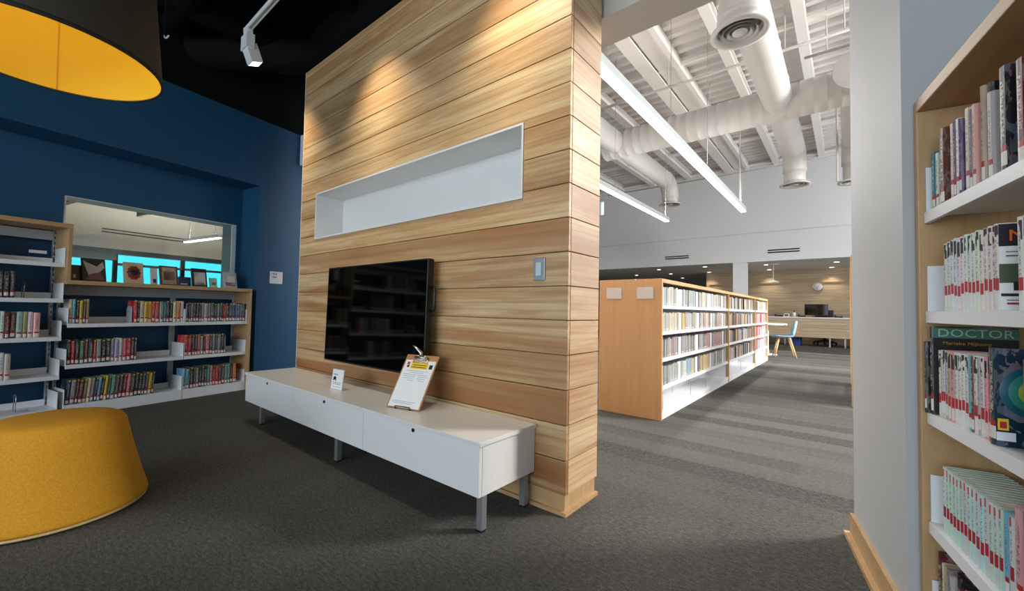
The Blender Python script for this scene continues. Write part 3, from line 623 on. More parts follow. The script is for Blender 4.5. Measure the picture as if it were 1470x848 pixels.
wire_bookend(LT, .70, .97, 'chrome wire bookend on second shelf of the tall bookcase'); wire_bookend(LT, .69, .08, 'chrome wire bookend on base shelf of the tall bookcase')
def plate_bookend(Mx, x, z, label):
    o = thing('bookend', label, 'bookend', tuple((Mx @ Matrix.Translation((x, .03, z))).translation), Mx.to_euler().z)
    bm = bmesh.new(); pr = [(0, 0), (.12, 0), (.12, .13), (.10, .15), (.02, .15), (0, .13)]
    for xx in (0, .002): [bm.verts.new((xx, a, b)) for a, b in pr]
    bm.verts.ensure_lookup_table(); n = 6; bm.faces.new([bm.verts[i] for i in range(n)]); bm.faces.new([bm.verts[n+i] for i in range(n)][::-1])
    for i in range(n): bm.faces.new((bm.verts[i], bm.verts[(i+1) % n], bm.verts[n+(i+1) % n], bm.verts[n+i]))
    obj('plate', bm, UPR, o); obj('foot', B(-.09, 0, .01, .11, 0, .0015), UPR, o)
plate_bookend(LL, .42, .765, 'grey steel plate bookend on top shelf of the low bookcase')

# face-out display books on the low bookcase
def display(x, wd, h, lean, cname, label, parts, z=1.125, y=.13, th=.02):
    o = thing('display_book', label, 'book', tuple((LL @ Matrix.Translation((x, y, z))).translation), LL.to_euler().z + random.uniform(-.04, .04))
    o.rotation_euler = (0, 0, LL.to_euler().z + .05)
    tilt = Matrix.Rotation(-lean, 4, 'X')
    bm = BB(.0015, -wd/2, wd/2, 0, th, 0, h); bm.transform(tilt); cv = obj('cover', bm, mat('display_%s' % cname.replace(' ', '_'), COL[cname], .3), o)
    bm = B(-wd/2+.004, wd/2+.0012, .004, th-.004, .004, h-.004); bm.transform(tilt); obj('pages', bm, PAGES, o)
    for nm, a, m in parts:
        if nm == 'title': q = text('title', a[0], a[3], m, cv, tuple(tilt @ Vector((a[1], -.0006, a[2]))), (R(90)-lean, 0, 0), a[4] if len(a) > 4 else 1)
        else:
            if nm == 'disc':
                bm = T(blathe, [(0, .0004), (a[2], .0004), (a[2], 0), (0, 0)], 24, True, 1, a[3]); bm.transform(tilt @ Matrix.Translation((a[0], -.0002 - a[4], a[1])) @ Matrix.Rotation(R(90), 4, 'X'))
            elif nm == 'tri':
                bm = bmesh.new(); vs = [bm.verts.new(tilt @ Vector((p[0], -.0005, p[1]))) for p in a]; bm.faces.new(vs)
            else: bm = B(a[0], a[1], -.0005 - (a[4] if len(a) > 4 else 0), 0, a[2], a[3]); bm.transform(tilt)
            obj('cover_print', bm, m, cv)
    bm = boxes((-wd/2+.01, -wd/2+.013, -.015, th+.06, 0, .0015), (wd/2-.013, wd/2-.01, -.015, th+.06, 0, .0015), (-wd/2+.01, wd/2-.01, th+.03, th+.033, .0, .0015))
    return o
pm = lambda n, rgb: mat('cover_print_' + n, rgb, .35)
display(.19, .155, .215, R(14), 'charcoal', 'dark display book with pale rays over a pink base', [('tri', [(-.03, .02), (.06, .12), (-.07, .19)], pm('pale', (224,214,200))), ('tri', [(-.06, .02), (.07, .02), (.04, .09), (-.03, .07)], pm('mauve', (150,92,96))), ('tri', [(.0, .12), (.06, .19), (.07, .13)], pm('pale', (224,214,200)))])
fl_ = [('rect', (-.055, .055, .01, .195), pm('peach', (228,190,150)))]
fl_ += [('disc', (.036*math.cos(R(a)), .105+.05*math.sin(R(a)), .017, 1, .0008), pm('petal', (168,66,50))) for a in range(0, 360, 36)] + [('disc', (0, .105, .038, 1, .0012), pm('petal', (168,66,50))), ('disc', (0, .105, .034, .72, .0018), pm('ink', (44,48,74)))]
display(.46, .145, .205, R(10), 'cream', 'cream display book with a red flower rosette around a dark oval', fl_)
display(.735, .15, .20, R(12), 'brown', 'brown display book lettered BITTER across its top', [('rect', (-.06, .06, .015, .185), pm('sand', (176,146,118))), ('rect', (-.045, .045, .055, .14), pm('rust', (104,54,40))), ('title', ('BITTER', 0, .163, .034, .95), pm('pale', (224,214,200)))])
display(1.00, .14, .20, R(12), 'black', 'black display book with a pale swirling picture on its cover', [('rect', (-.05, .055, .02, .16), pm('pearl', (206,202,196))), ('tri', [(-.05, .16), (.0, .16), (-.02, .11), (-.05, .1)], pm('ink', (44,48,74))), ('tri', [(-.05, .02), (.05, .02), (.03, .06), (-.04, .05)], pm('moss', (122,128,66)))])
display(1.30, .135, .185, R(12), 'silver', 'silver-blue display book with a white panel near the blue reveal', [('rect', (-.03, .05, .045, .14), pm('pale', (224,214,200))), ('tri', [(-.05, .03), (.05, .03), (.06, .07), (-.055, .07)], pm('mauve', (150,92,96)))])
display(.075, .11, .145, R(12), 'brown', 'small brown display book tucked beside the tall bookcase end', [('rect', (-.012, .004, .03, .06), pm('pale', (224,214,200)))], y=.16)
display(.875, .11, .10, R(12), 'navy', 'low dark book lying back between two display books', [('rect', (-.05, .05, .05, .062), pm('ink', (44,48,74))), ('rect', (-.04, .02, .02, .03), pm('pale', (224,214,200)))], y=.15)
display(1.14, .07, .11, R(12), 'mint', 'small mint green display book between the swirling and silver books', [('rect', (-.02, .02, .03, .06), pm('moss', (122,128,66)))], y=.15)
display(.62, .05, .165, R(9), 'white', 'narrow white display book beside the book lettered BITTER', [('rect', (-.01, .015, .02, .06), pm('ink', (44,48,74)))], y=.15)

# ---- right bookcase (room frame), far end against the pier
RM = ROOM @ frame(.467, 1.612, 0, R(-90))
RS = [1.25, .965, .68, .375, .085]
o = bookcase('tall white steel bookcase with oak end panel beside the grey pier', RM, [0, .92], RS, 1.585, left_panel=True, right_panel=False, panel_front=.012, top_x=-.025)
obj('back_panel', B(.001, .919, .262, .268, .09, 1.545), M_OAKX, o)
gr = 'books on the bookcase beside the pier'
def row(z, items, where, noun='book', x=.012):
    for i, it in enumerate(items):
        nm, wd, h, d, style = it[:5]; y = it[5] if len(it) > 5 else .012
        b = book(RM, x, y, z+.0005, wd-.0012, d, h, nm, style, '%s %s, %s from oak end panel, %s shelf beside pier' % (nm, noun, nth(i+1), where), gr)
        if len(it) > 6: it[6](b, wd, d, h)
        x += wd
row(1.25, [('teal', .028, .165, .12, 'plain'), ('white', .024, .155, .12, 'plain'), ('black', .024, .175, .13, 'plain'), ('brown', .03, .205, .14, 'plain', .006), ('navy', .016, .19, .13, 'plain', .045), ('cream', .02, .20, .13, 'plain'), ('purple', .012, .20, .13, 'plain'), ('white', .018, .20, .13, 'plain'), ('purple', .010, .195, .13, 'plain'), ('silver', .02, .195, .13, 'plain', .02), ('cream', .022, .205, .14, 'plain'), ('grey', .013, .195, .13, 'plain'), ('rose', .018, .20, .13, 'plain'), ('pink', .022, .195, .13, 'plain', .02), ('tan', .014, .225, .15, 'plain'), ('black', .014, .225, .15, 'plain', .02), ('silver', .022, .195, .14, 'plain', .012), ('grey', .026, .20, .14, 'plain', .03), ('black', .03, .225, .15, 'plain'), ('charcoal', .03, .22, .15, 'plain', .03), ('maroon', .03, .21, .15, 'plain'), ('grey', .03, .21, .15, 'plain'), ('navy', .03, .21, .15, 'plain'), ('cream', .03, .21, .15, 'plain')], 'highest')
# volume with a printed front cover
def cover_na(b, wd, d, h):
    pr = lambda n, y0, y1, z0, z1, m, e=.0: obj('cover_print', T(bbox, 1.0, 1.0 + (.0007+e)/wd, y0/d, y1/d, z0/h, z1/h), m, b)
    pr('', .002, d-.004, .135, h-.002, pm('night', (30,30,44)));  pr('', .002, d-.004, .098, .135, PAPER); pr('', .002, d-.004, .058, .098, pm('forest', (74,92,70))); pr('', .002, d-.004, .002, .058, PAPER)
    pr('', .004, .07, .030, .036, INKD, .0003); pr('', .012, .07, .013, .017, pm('wine', (150,40,60)), .0003); pr('', .012, .07, .113, .116, INK, .0003); pr('', .012, .07, .122, .124, INK, .0003); pr('', .012, .07, .021, .023, INK, .0003)
    pr('', .022, .056, .042, .060, INKD, .0003)
    for s, y, z, sz, m in (('NA', .042, .156, .034, pm('flame', (236,104,48))), ('51', .040, .051, .022, pm('flame', (236,104,48)))):
        t_ = text('title', s, 1, m, b, (1.0 + .0016/wd, y/d, z/h), (0, 0, 0)); me = t_.data
        me.transform(Matrix(((0, 0, 1/wd*1.0, 0), (sz*1.1/d, 0, 0, 0), (0, sz/h, 0, 0), (0, 0, 0, 1))))
man = [('white', .0185, .182 + .002*(i % 3), .125, 'manga') for i in range(13)]
row(.965, [('white', .072, .18, .02, 'manga', .2)] + [] if False else [('white', .02, .18, .125, 'manga')] + man + [('white', .019, .184, .125, 'manga', .008, cover_na)], 'second', 'manga volume', .085)
x0 = .085 + .02 + .0185*13 + .019
for i in range(9):
    book(RM, x0+.055+.02*i, .012, .9655, .0188, .125, .184, 'white' if i != 4 else 'silver', 'manga', '%s manga volume, %s after the NA cover, second shelf beside pier' % ('white' if i != 4 else 'silver', nth(i+1)), gr)
def cover_doc(b, wd, d, h):
    for s, y, z, sz, m in (('DOCTOR', .085, .225, .031, pm('pewter', (170,196,188))), ('Marieke Nijkamp', .07, .198, .0125, pm('gold', (176,136,50)))):
        t_ = text('title', s, 1, m, b, (1.0 + .0022/wd, y/d, z/h), (0, 0, 0))
        t_.data.transform(Matrix(((0, 0, 1/wd, 0), (sz*1.1/d, 0, 0, 0), (0, sz/h, 0, 0), (0, 0, 0, 1))))
    obj('cover_print', T(bbox, 1.0, 1.0+.0007/wd, .004/d, .166/d, .212/h, .24/h), pm('jade', (70,120,100)), b)
    obj('cover_print', T(bbox, 1.0, 1.0+.0006/wd, .004/d, .166/d, .003/h, .212/h), pm('soot', (30,30,30)), b)
def cover_globe(b, wd, d, h):
    for r_, m, e in ((.055, pm('deepteal', (24,92,110)), .0006), (.042, pm('seagreen', (48,140,120)), .0010), (.028, pm('lime', (170,178,80)), .0014)):
        bm = T(blathe, [(0, 0), (r_, 0), (r_, -.0003), (0, -.0003)], 28); bm.transform(Matrix.Diagonal((1/wd, 1/d, 1/h, 1)) @ Matrix.Translation((wd+e, .062, .115)) @ Matrix.Rotation(R(90), 4, 'Y')); obj('cover_print', bm, m, b)
    obj('cover_print', T(bbox, 1.0, 1.0+.0006/wd, .002/d, .03/d, .012/h, .03/h), PAPER, b); obj('cover_print', T(bbox, 1.0, 1.0+.0008/wd, .004/d, .02/d, .034/h, .058/h), YEL, b); obj('cover_print', T(bbox, 1.0, 1.0+.0011/wd, .007/d, .017/d, .038/h, .052/h), REDP, b)
book(RM, -.001+.012, -.008, .6805, .012, .12, .20, 'black', 'plain', 'thin black book pressed against oak end panel, third shelf beside pier', gr)
row3 = [('black', .016, .243, .17, 'plain', .0, cover_doc), ('white', .014, .178, .125, 'manga'), ('cream', .014, .18, .125, 'manga'), ('white', .013, .18, .125, 'manga'), ('silver', .014, .18, .125, 'manga'), ('tan', .018, .182, .13, 'manga'), ('rose', .022, .182, .13, 'manga'), ('white', .0185, .18, .125, 'manga'), ('white', .0185, .18, .125, 'manga'), ('white', .0185, .18, .125, 'manga'), ('white', .0185, .18, .125, 'manga'), ('sky blue', .012, .18, .125, 'plain'), ('brown', .012, .178, .125, 'plain'), ('white', .02, .182, .125, 'manga'), ('silver', .010, .178, .125, 'plain'), ('white', .02, .182, .125, 'manga'), ('rose', .012, .182, .125, 'manga'), ('orange', .02, .19, .13, 'manga'), ('navy', .03, .205, .14, 'plain', .006, cover_globe)]
x = .025
for i, it in enumerate(row3):
    nm, wd, h, d, st = it[:5]; yy = it[5] if len(it) > 5 else .012
    b = book(RM, x, yy, .6805, wd-.0012, d, h, nm, st, '%s, %s from oak end panel, third shelf beside pier' % ('tall green comic lettered DOCTOR' if i == 0 else ('navy book with a glowing globe cover' if i == 18 else nm + ' volume'), nth(i+2)), gr)
    if len(it) > 6: it[6](b, wd, d, h)
    x += wd
for i in range(8): book(RM, x+.08+.026*i, .012, .6805, .024, .13, .19+.01*(i % 2), ('charcoal', 'red', 'cream', 'blue')[i % 4], 'plain', '%s book, %s after the globe cover, third shelf beside pier' % (('charcoal', 'red', 'cream', 'blue')[i % 4], nth(i+1)), gr)
row(.375, [('pale aqua', .0195, .172, .12, 'teal') for i in range(15)] + [('sky blue', .02, .175, .12, 'plain'), ('pale aqua', .019, .172, .12, 'teal'), ('rose', .03, .20, .13, 'plain'), ('maroon', .02, .20, .13, 'plain')] + [('rose', .024, .19, .13, 'plain') for i in range(8)], 'fourth', 'manga volume', .055)
row(.085, [('maroon', .03, .215, .15, 'plain'), ('cream', .012, .20, .15, 'plain'), ('tan', .016, .20, .15, 'plain'), ('grey', .016, .20, .15, 'plain'), ('silver', .016, .19, .15, 'plain'), ('black', .03, .21, .15, 'plain', .02), ('maroon', .04, .185, .15, 'plain'), ('red', .03, .18, .15, 'plain')] + [(n_, .03, .19, .15, 'plain') for n_ in ('grey', 'black', 'cream', 'maroon', 'navy', 'tan')], 'bottom')

# ---- aisle stack (hall frame)
AM = frame(-1.274, 3.662, 0, R(90))
AB = [0, 2.64, 4.74, 6.2]; AT = 1.246; AS = [1.01, .775, .535, .29, .075]; AD = .26
st = thing('aisle_bookcase', 'long double-sided aisle bookcase with oak end panel and white shelves', 'bookcase', tuple(AM.translation), AM.to_euler().z)
obj('end_panel', BB(.003, -.026, 0, -.012, .592, 0, AT), M_PANEL, st); obj('canopy_top', BB(.003, 0, AB[-1], -.012, .592, AT-.035, AT), M_OAKX, st)
obj('spine_panel', B(0, AB[-1], .28, .295, .29, AT-.035), SHELF, st); obj('base_back', B(0, AB[-1], .275, .295, .02, .289), SHELF, st)
for b in AB[1:]: q = obj('divider_panel', BB(.002, b-.013, b+.013, .03, .592, 0, AT-.035), SHELF, st); obj('divider_edge', BB(.002, b-.014, b+.014, -.010, .03, 0, AT-.035), M_OAKZ, q)
for yy in (.06, .36):
    q = obj('sign_holder', BB(.002, -.036, -.026, yy, yy+.155, 1.065, 1.17), mat('sign_plastic', (206,192,180), .4), st); obj('sign_card', B(-.0372, -.036, yy+.008, yy+.147, 1.073, 1.162), mat('sign_card_paper', (214,200,190), .6), q)
for b0, b1 in zip(AB, AB[1:]):
    for i, z in enumerate(AS):
        if i == 4: obj('base_shelf', boxes((b0+.013, b1-.013, 0, .28, .0, z-.02), (b0+.013, b1-.013, -.004, .28, z-.02, z)), SHELF, st)
        else: obj('shelf', boxes((b0+.013, b1-.013, .0, .26, z-.012, z), (b0+.013, b1-.013, 0, .012, z-.03, z-.012)), SHELF, st)
gm = 'media cases on the near bay of the aisle bookcase'
pool = {0: 'gscgwsgsSkgcswwgcgkgs', 1: 'rsctgysglrswcgwkscsg', 2: 'kgKgKggKgKskrwgprgor', 3: 'KgsgSwScgkbyyslwKgTs'}
for ri, z in enumerate(AS[:4]):
    x = .03; k = 0; p_ = pool[ri]
    while x < 2.56:
        if k and k % 16 == 0:     # blank white shelf marker
            q = thing('shelf_divider', 'blank white shelf divider plate, %s along the %s shelf of aisle bookcase' % (nth(k//16), ('top', 'second', 'third', 'fourth')[ri]), 'divider', tuple((AM @ Matrix.Translation((x, 0, z))).translation), AM.to_euler().z)
            obj('plate', B(.002, .11, .03, .033, .001, .17), SHELF, q); obj('foot', B(.002, .11, .033, .12, .001, .003), SHELF, q); x += .115; k += 1; continue
        wd = random.choice((.024, .03, .034, .042)); k += 1
        nm = c(p_[int((x/2.6)*len(p_)*.999)] if random.random() < .65 else random.choice(p_))
        book(AM, x, .012+random.uniform(0, .01), z+.0005, wd-.0015, .14, .168+random.uniform(-.008, .01), nm, 'media', '%s media case, %s from oak end, %s shelf of aisle bookcase' % (nm, nth(k), ('top', 'second', 'third', 'fourth')[ri]), gm, 0, 'media case', 'media_case', False)
        x += wd
# the far bays: too small to pick apart
STF = []
bms = {}
for b0, b1 in ((2.66, 4.55), (4.76, 6.05)):
    for ri, z in enumerate(AS[:4]):
        x = b0+.02
        while x < b1:
            wd = random.choice((.024, .03, .036)); nm = random.choice(('grey', 'silver', 'cream', 'charcoal', 'white', 'black', 'maroon', 'tan') if b0 < 4 or ri < 1 else ('red', 'rose', 'pink', 'silver', 'white', 'red'))
            if random.random() < .95: bbox(bms.setdefault(nm, bmesh.new()), x, x+wd-.002, .012+random.uniform(0, .01), .15, z+.0005, z+.168+random.uniform(-.01, .01))
            x += wd
        bbox(bms.setdefault('white', bmesh.new()), b1+.01, b1+.09, .03, .033, z+.001, z+.16)
bm = bmesh.new(); ms = []
for i, (nm, b_) in enumerate(sorted(bms.items())):
    me = bpy.data.meshes.new('tmp'); b_.to_mesh(me); b_.free(); n0 = len(bm.faces); bm.from_mesh(me); bpy.data.meshes.remove(me)
    bm.faces.ensure_lookup_table()
    for f in bm.faces[n0:]: f.material_index = i
    ms.append(mat('far_case_' + nm, COL[nm], .45))
q = obj('media_cases', bm, ms); q.matrix_world = AM; tag(q, 'distant rows of media cases in far bays of the aisle bookcase', 'media cases', None, 'stuff')
for i, x in enumerate((.10, .95, 1.55, 2.9, 3.6)):
    o = thing('bookend', 'clear wire bookend standing %s on empty base shelf of aisle bookcase' % nth(i+1), 'bookend', tuple((AM @ Matrix.Translation((x, .05, .075))).translation), AM.to_euler().z)
    obj('wire', T(btube, [(0, -.03, .002), (0, -.03, .15), (0, .16, .15), (0, .16, .002)], .0025, 6), UPR, o); obj('foot', B(0, .1, .01, .12, 0, .002), SHELF, o)
# ---- stack on the other side of the aisle: only its front edge shows past the pier
OM = frame(.05, 7.42, 0, R(-90))
o = bookcase('tall bookcase across the aisle, glimpsed past the grey pier', OM, [0, .9, 1.8], TS, 1.585, left_panel=True, right_panel=True, panel_front=.02)
for ri, z in enumerate(TS): fill(OM, 1.15, 1.78, z, L('rkwpKmrkgRmk'), 'plain', 'from the far end, %s shelf of bookcase across aisle' % ('highest', 'second', 'third', 'fourth', 'bottom')[ri], 'books across the aisle', h=.21, y=.002, from_end=False)

# ================================================================ TELEVISION WALL
bx0, bx1, by0, by1, bz0, bz1 = -3.832, -1.187, 1.262, 1.652, .165, .395
bn = thing('media_bench', 'long low white media bench on square metal legs below the television', 'bench', ((bx0+bx1)/2, (by0+by1)/2, 0))
def lb(x0, x1, y0, y1, z0, z1): cx, cy = (bx0+bx1)/2, (by0+by1)/2; return (x0-cx, x1-cx, y0-cy, y1-cy, z0, z1)
obj('carcass', B(*lb(bx0+.016, bx1-.016, by0+.02, by1, bz0+.001, bz1-.02)), LAM, bn)
for x0, x1 in ((bx0, bx0+.016), (bx1-.016, bx1)): obj('end_panel', BB(.001, *lb(x0, x1, by0+.019, by1, bz0, bz1-.019)), LAM, bn)
wd = (bx1-bx0)/3
for k in range(3):
    a, b = bx0+wd*k, bx0+wd*(k+1)
    fp = obj('front_panel', BB(.001, *lb(a+.0012, b-.0012, by0, by0+.018, bz0, bz1-.021)), LAMF, bn)
    bm = T(btube, [(0, .004, 0), (0, -.005, 0)], .009, 16); bm.transform(Matrix.Translation(((a+b)/2-(bx0+bx1)/2, by0-(by0+by1)/2, bz1-.036))); lk = obj('lock', bm, mat('lock_nickel', (70,70,72), .3, .9), fp)
    bm = B(-.0015, .0015, -.0062, -.005, -.005, .005); bm.transform(Matrix.Translation(((a+b)/2-(bx0+bx1)/2, by0-(by0+by1)/2, bz1-.036))); obj('keyhole', bm, BLACK, lk)
    obj('lid', BB(.002, *lb(a-(.01 if k == 0 else -.0008), b+(.01 if k == 2 else -.0008), by0-.008, by1-.075, bz1-.018, bz1)), LAM, bn)
obj('rear_top', BB(.002, *lb(bx0-.01, bx1+.01, by1-.073, by1, bz1-.018, bz1)), LAM, bn)
for x in (-3.62, -2.43, -1.222):
    for y in (1.318, 1.615):
        lg = obj('leg', BB(.003, *lb(x-.016, x+.016, y-.016, y+.016, .008, bz0)), mat('bench_leg_steel', (158,160,162), .3, .55), bn); obj('foot_glide', B(*lb(x-.013, x+.013, y-.013, y+.013, 0, .008)), TVB, lg)
tvx, tvz, tw, thh = -2.508, .893, 1.19, .70
tv = thing('television', 'large black flat television mounted on the timber wall', 'television', (tvx, 1.553, tvz)); tv.rotation_euler = (R(-1.2), 0, 0)
obj('casing', BB(.004, -tw/2, tw/2, .0, .045, -thh/2, thh/2), TVB, tv)
obj('screen', B(-tw/2+.010, tw/2-.010, -.0015, .0, -thh/2+.012, thh/2-.010), SCREEN, tv)
obj('rear_housing', BB(.01, -.42, .42, .045, .07, -.25, .2), TVB, tv)
obj('wall_bracket', boxes((-.3, .3, .07, .1, -.12, -.08), (-.3, .3, .07, .1, .08, .12)), TVB, tv)
obj('side_handle', T(btube, [(tw/2-.002, .03, .18), (tw/2+.03, .03, .18), (tw/2+.034, .03, .17), (tw/2+.034, .03, .05), (tw/2+.03, .03, .04), (tw/2-.002, .03, .04)], .008, 10), TVB, tv)
sw = thing('light_switch', 'silver light switch on the clad wall beside its corner', 'switch', (-1.177, WY0, 1.15))
obj('plate', BB(.002, -.034, .034, -.007, 0, -.056, .056), mat('satin_steel', (150,154,160), .35, .8), sw); obj('rocker', BB(.002, -.017, .017, -.012, -.007, -.033, .033), mat('grey_rocker', (190,204,208), .4), sw)
# acrylic sign
sg = thing('tabletop_sign', 'small white acrylic sign with a game controller picture on the bench', 'sign', (-2.635, 1.40, bz1)); sg.rotation_euler = (0, 0, R(4))
ti = Matrix.Rotation(R(-7), 4, 'X')
def tl(bm): bm.transform(ti); return bm
obj('holder', tl(BB(.0015, -.066, .066, 0, .006, 0, .135)), mat('clear_acrylic_edge', (196,204,206), .15), sg)
obj('foot', BB(.0015, -.066, .066, -.005, .06, -.0, .004), MATS['clear_acrylic_edge'], sg)
cd = obj('card', tl(B(-.06, .06, -.001, 0, .006, .131)), PAPER, sg)
def pr(a, m, p, e=.0016): return obj('print', tl(B(a[0], a[1], -e, -.001, a[2], a[3])), m, p)
pr((-.047, .0, .098, .102), INKD, cd); pr((-.05, .048, .046, .049), INK, cd); pr((-.046, .044, .036, .039), INK, cd); pr((-.05, .045, .018, .020), INK, cd)
bm = bmesh.new(); ctr = [(-.046, .058), (-.040, .056), (-.034, .065), (-.022, .065), (-.016, .056), (-.010, .058), (-.014, .082), (-.020, .086), (-.036, .086), (-.042, .082)]
vs = [bm.verts.new((x, -.0016, z)) for x, z in ctr]; bm.faces.new(vs); bmesh.ops.solidify(bm, geom=bm.faces[:], thickness=.0004); obj('print', tl(bm), INKD, cd)
# clipboard on a small easel
ez = thing('wire_easel', 'small dark wire easel holding the clipboard on the bench', 'easel', (-1.885, 1.405, bz1)); ez.rotation_euler = (0, 0, R(13))
for s in (-1, 1):
    obj('wire_side', T(btube, [(s*.05, -.030, .016), (s*.05, -.030, .003), (s*.05, .06, .003), (s*.05, .005, .04), (s*.05, .090, .178)], .0026, 8), STEELD, ez)
obj('wire_front', T(btube, [(-.05, -.030, .016), (.05, -.030, .016)], .0026, 8), STEELD, ez); obj('wire_brace', T(btube, [(-.05, .090, .178), (.05, .090, .178)], .0026, 8), STEELD, ez)
cb = thing('clipboard', 'hardboard clipboard with a white printed sheet and chrome clip', 'clipboard', (-1.885, 1.405, bz1+.0065)); cb.rotation_euler = (0, 0, R(13))
tk = Matrix.Translation((0, -.026, 0)) @ Matrix.Rotation(R(-32), 4, 'X')
def tq(bm): bm.transform(tk); return bm
obj('board', tq(BB(.0012, -.115, .115, 0, .004, 0, .32)), MDF, cb)
sh = obj('sheet', tq(B(-.106, .106, -.001, 0, .004, .285)), PAPER, cb)
def p2(a, m, e=.0016): return obj('print', tq(B(a[0], a[1], -e, -.001, a[2], a[3])), m, sh)
p2((-.058, .062, .232, .268), YEL); p2((-.045, .05, .253, .257), INKD, .002); p2((-.05, .05, .240, .244), INKD, .002)
p2((-.09, -.07, .255, .272), REDP); p2((-.085, -.068, .238, .252), INKD); p2((.072, .095, .236, .262), INKD)
for z, a, b in ((.218, -.075, .08), (.207, -.05, .05), (.195, -.09, .0), (.195, .01, .08), (.184, -.08, .0), (.184, .02, .085), (.172, -.08, -.01), (.172, .02, .075), (.160, -.05, .0), (.160, .03, .07), (.035, -.09, .07), (.026, -.085, .05)): p2((a, b, z, z+.0028), mat('faint_print', (170,174,180), .7), .0014)
clp = obj('clip', tq(boxes((-.055, .055, -.004, -.0012, .268, .300), (-.03, .03, -.012, -.004, .286, .312))), CHROME, cb)
obj('clip_spring', tq(T(btube, [(-.045, -.010, .298), (.045, -.010, .298)], .008, 12)), CHROME, clp)
obj('clip_lever', tq(T(btube, [(.0, -.012, .30), (-.005, -.02, .325), (-.035, -.045, .345), (-.055, -.055, .352)], [.012, .011, .007, .005], 10)), CHROME, clp)
# wall panel on the blue wall
o = thing('wall_control_panel', 'small white control panel with dark marks on the blue wall', 'switch', room(XF, 2.918, 1.275), TH)
obj('plate', BB(.003, 0, .012, -.075, .075, -.072, .072), WHITE, o)
for y in (-.045, -.025, -.005): obj('button', B(.012, .0135, y, y+.008, .03, .055), INKD, o)
obj('print', B(.012, .0126, -.05, .0, .0, .012), INK, o)
o = thing('wall_box', 'narrow white box high on the blue wall beside the timber wall', 'wall box', room(XF, 3.215, 2.90), TH); obj('housing', BB(.008, 0, .09, -.05, .25, -.195, .19), SHELF, o); obj('cover_seam', B(.09, .0905, -.04, .24, -.005, .0), INK, o)

# ================================================================ OTTOMAN, PENDANT, TRACK
ot = thing('ottoman', 'round tapered mustard felt ottoman on the grey carpet', 'ottoman', (-2.815, .166, 0))
obj('cushion', T(blathe, [(0, .418), (.15, .421), (.20, .417), (.222, .407), (.236, .386), (.262, .27), (.30, .12), (.325, .04), (.327, .028), (.318, .022), (0, .022)], 72), FELT, ot)
obj('base_plate', T(blathe, [(0, .021), (.320, .021), (.325, .016), (.320, .010), (.0, .010)], 72), mat('pale_base_rim', (206,178,128), .6), ot)
obj('glide', T(blathe, [(0, .010), (.25, .010), (.25, 0), (0, 0)], 40), TVB, ot)
pl = thing('pendant_lamp', 'large taupe drum pendant lamp with amber lining above the ottoman', 'lamp', (-2.925, .07, 2.1))
r_, hh = .425, .48
obj('shade', T(blathe, [(r_, 0), (r_*.90, hh), (r_*.90-.006, hh), (r_-.006, 0), (r_, 0)], 80), TAUPE, pl)
obj('lining', T(blathe, [(r_-.007, .004), (r_*.90-.008, hh-.004), (0, hh-.004)], 80), AMBER, pl)
obj('rim', T(blathe, [(r_-.008, -.002), (r_+.002, -.002), (r_+.002, .014), (r_+.0005, .014), (r_-.008, .004), (r_-.008, -.002)], 80), DARKRIM, pl)
a = R(172); sb = T(btube, [((r_-.010)*math.cos(a), (r_-.010)*math.sin(a), .004), ((r_*.90-.011)*math.cos(a), (r_*.90-.011)*math.sin(a), hh-.01)], .003, 6); obj('lining_seam', sb, SEAM, pl)
obj('bulb', T(blathe, [(0, .28), (.03, .29), (.045, .32), (.03, .36), (.015, .39), (0, .39)], 20), GLOW2, pl)
obj('socket', T(btube, [(0, 0, .385), (0, 0, hh)], .02, 12), TVB, pl); obj('cord', T(btube, [(0, 0, hh), (0, 0, 1.8)], .006, 8), BLACK, pl)
light('pendant_bulb', 'POINT', (-2.925, .07, 2.1+.24), 3.0, (1, .98, .9), shadow_soft_size=.05)
TY, TZ = 1.2, 3.262
tr = thing('light_track', 'white ceiling light track running parallel to the timber wall', 'track', (0, 0, 0))
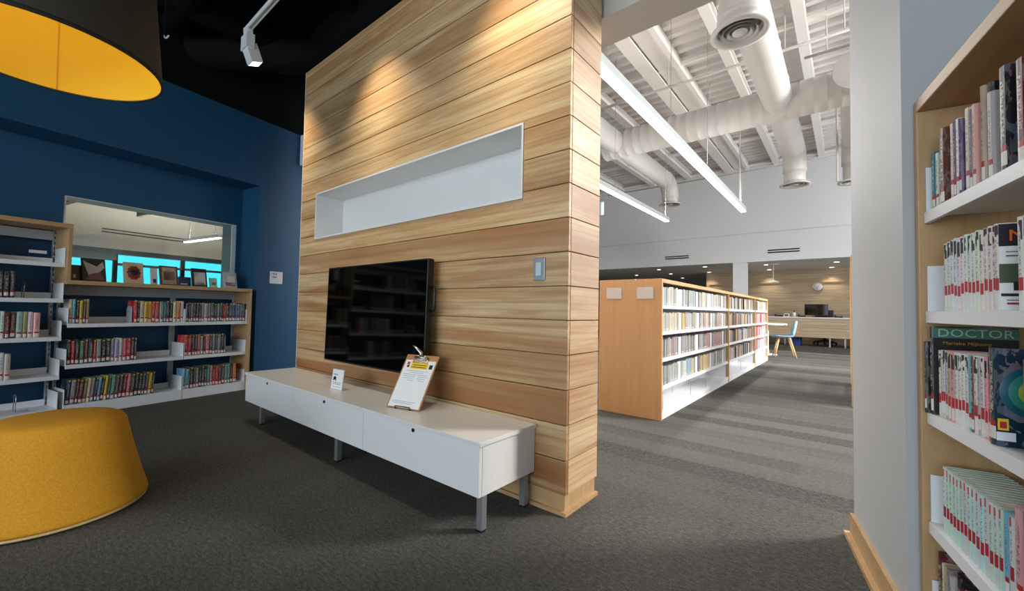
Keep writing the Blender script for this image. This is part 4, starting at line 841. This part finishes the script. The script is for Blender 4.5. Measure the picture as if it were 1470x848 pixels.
obj('rail', boxes((-3.95, .4, TY-.018, TY+.018, TZ, TZ+.03), (-3.95, .4, TY-.018, TY-.010, TZ-.006, TZ), (-3.95, .4, TY+.010, TY+.018, TZ-.006, TZ)), SHELF, tr)
obj('groove', B(-3.95, .4, TY-.010, TY+.010, TZ-.001, TZ), UPR, tr); obj('end_cap', B(-3.956, -3.95, TY-.02, TY+.02, TZ-.008, TZ+.032), SHELF, tr)
for x in (-3.5, -1.8, 0): obj('suspension_rod', T(btube, [(x, TY, TZ+.03), (x, TY, 3.72)], .004, 6), BLACK, tr)
def spot(x, label):
    o = thing('track_spotlight', label, 'spotlight', (x, TY, TZ))
    obj('adapter', BB(.002, -.05, .05, -.02, .02, -.05, -.0065), SHELF, o)
    obj('driver_box', BB(.003, -.065, .065, -.032, .032, -.17, -.05), SHELF, o)
    aim = (Vector((x+.02, WY0, 1.85)) - Vector((x, TY, TZ-.19))).normalized(); rot = Vector((0, 0, -1)).rotation_difference(aim).to_matrix().to_4x4(); tm = Matrix.Translation((0, .02, -.15)) @ rot
    bm = BB(.004, -.052, .052, -.045, .045, -.12, .03); bm.transform(tm); hd = obj('lamp_head', bm, SHELF, o)
    bm = B(-.044, .044, -.037, .037, -.1205, -.12); bm.transform(tm); obj('lens', bm, GLOW2, hd)
    p = tm @ Vector((0, 0, -.125)); loc = Vector((x, TY, TZ)) + p
    light('spot_beam' if x < -3.5 else 'spot_beam_offscreen', 'SPOT', tuple(loc), 70, (1, .86, .64), aim=tuple(loc + aim), spot_size=R(86), spot_blend=1.0, shadow_soft_size=.06)
spot(-3.90, 'white track spotlight at the end of the ceiling track'); spot(-2.62, 'white track spotlight above the television'); spot(-1.36, 'white track spotlight near the corner of the timber wall')
o = thing('hanging_cable', 'short loop of white cable hanging from the black ceiling', 'cable', (-4.3, .75, 3.13))
obj('loop', T(btube, [(-.12, 0, .06), (-.10, 0, .035), (-.06, .0, .012), (-.02, 0, .0), (.03, 0, -.004)], .006, 8), WHITE, o); obj('tie', T(btube, [(-.12, 0, .06), (-.12, 0, .77)], .005, 8), BLACK, o)
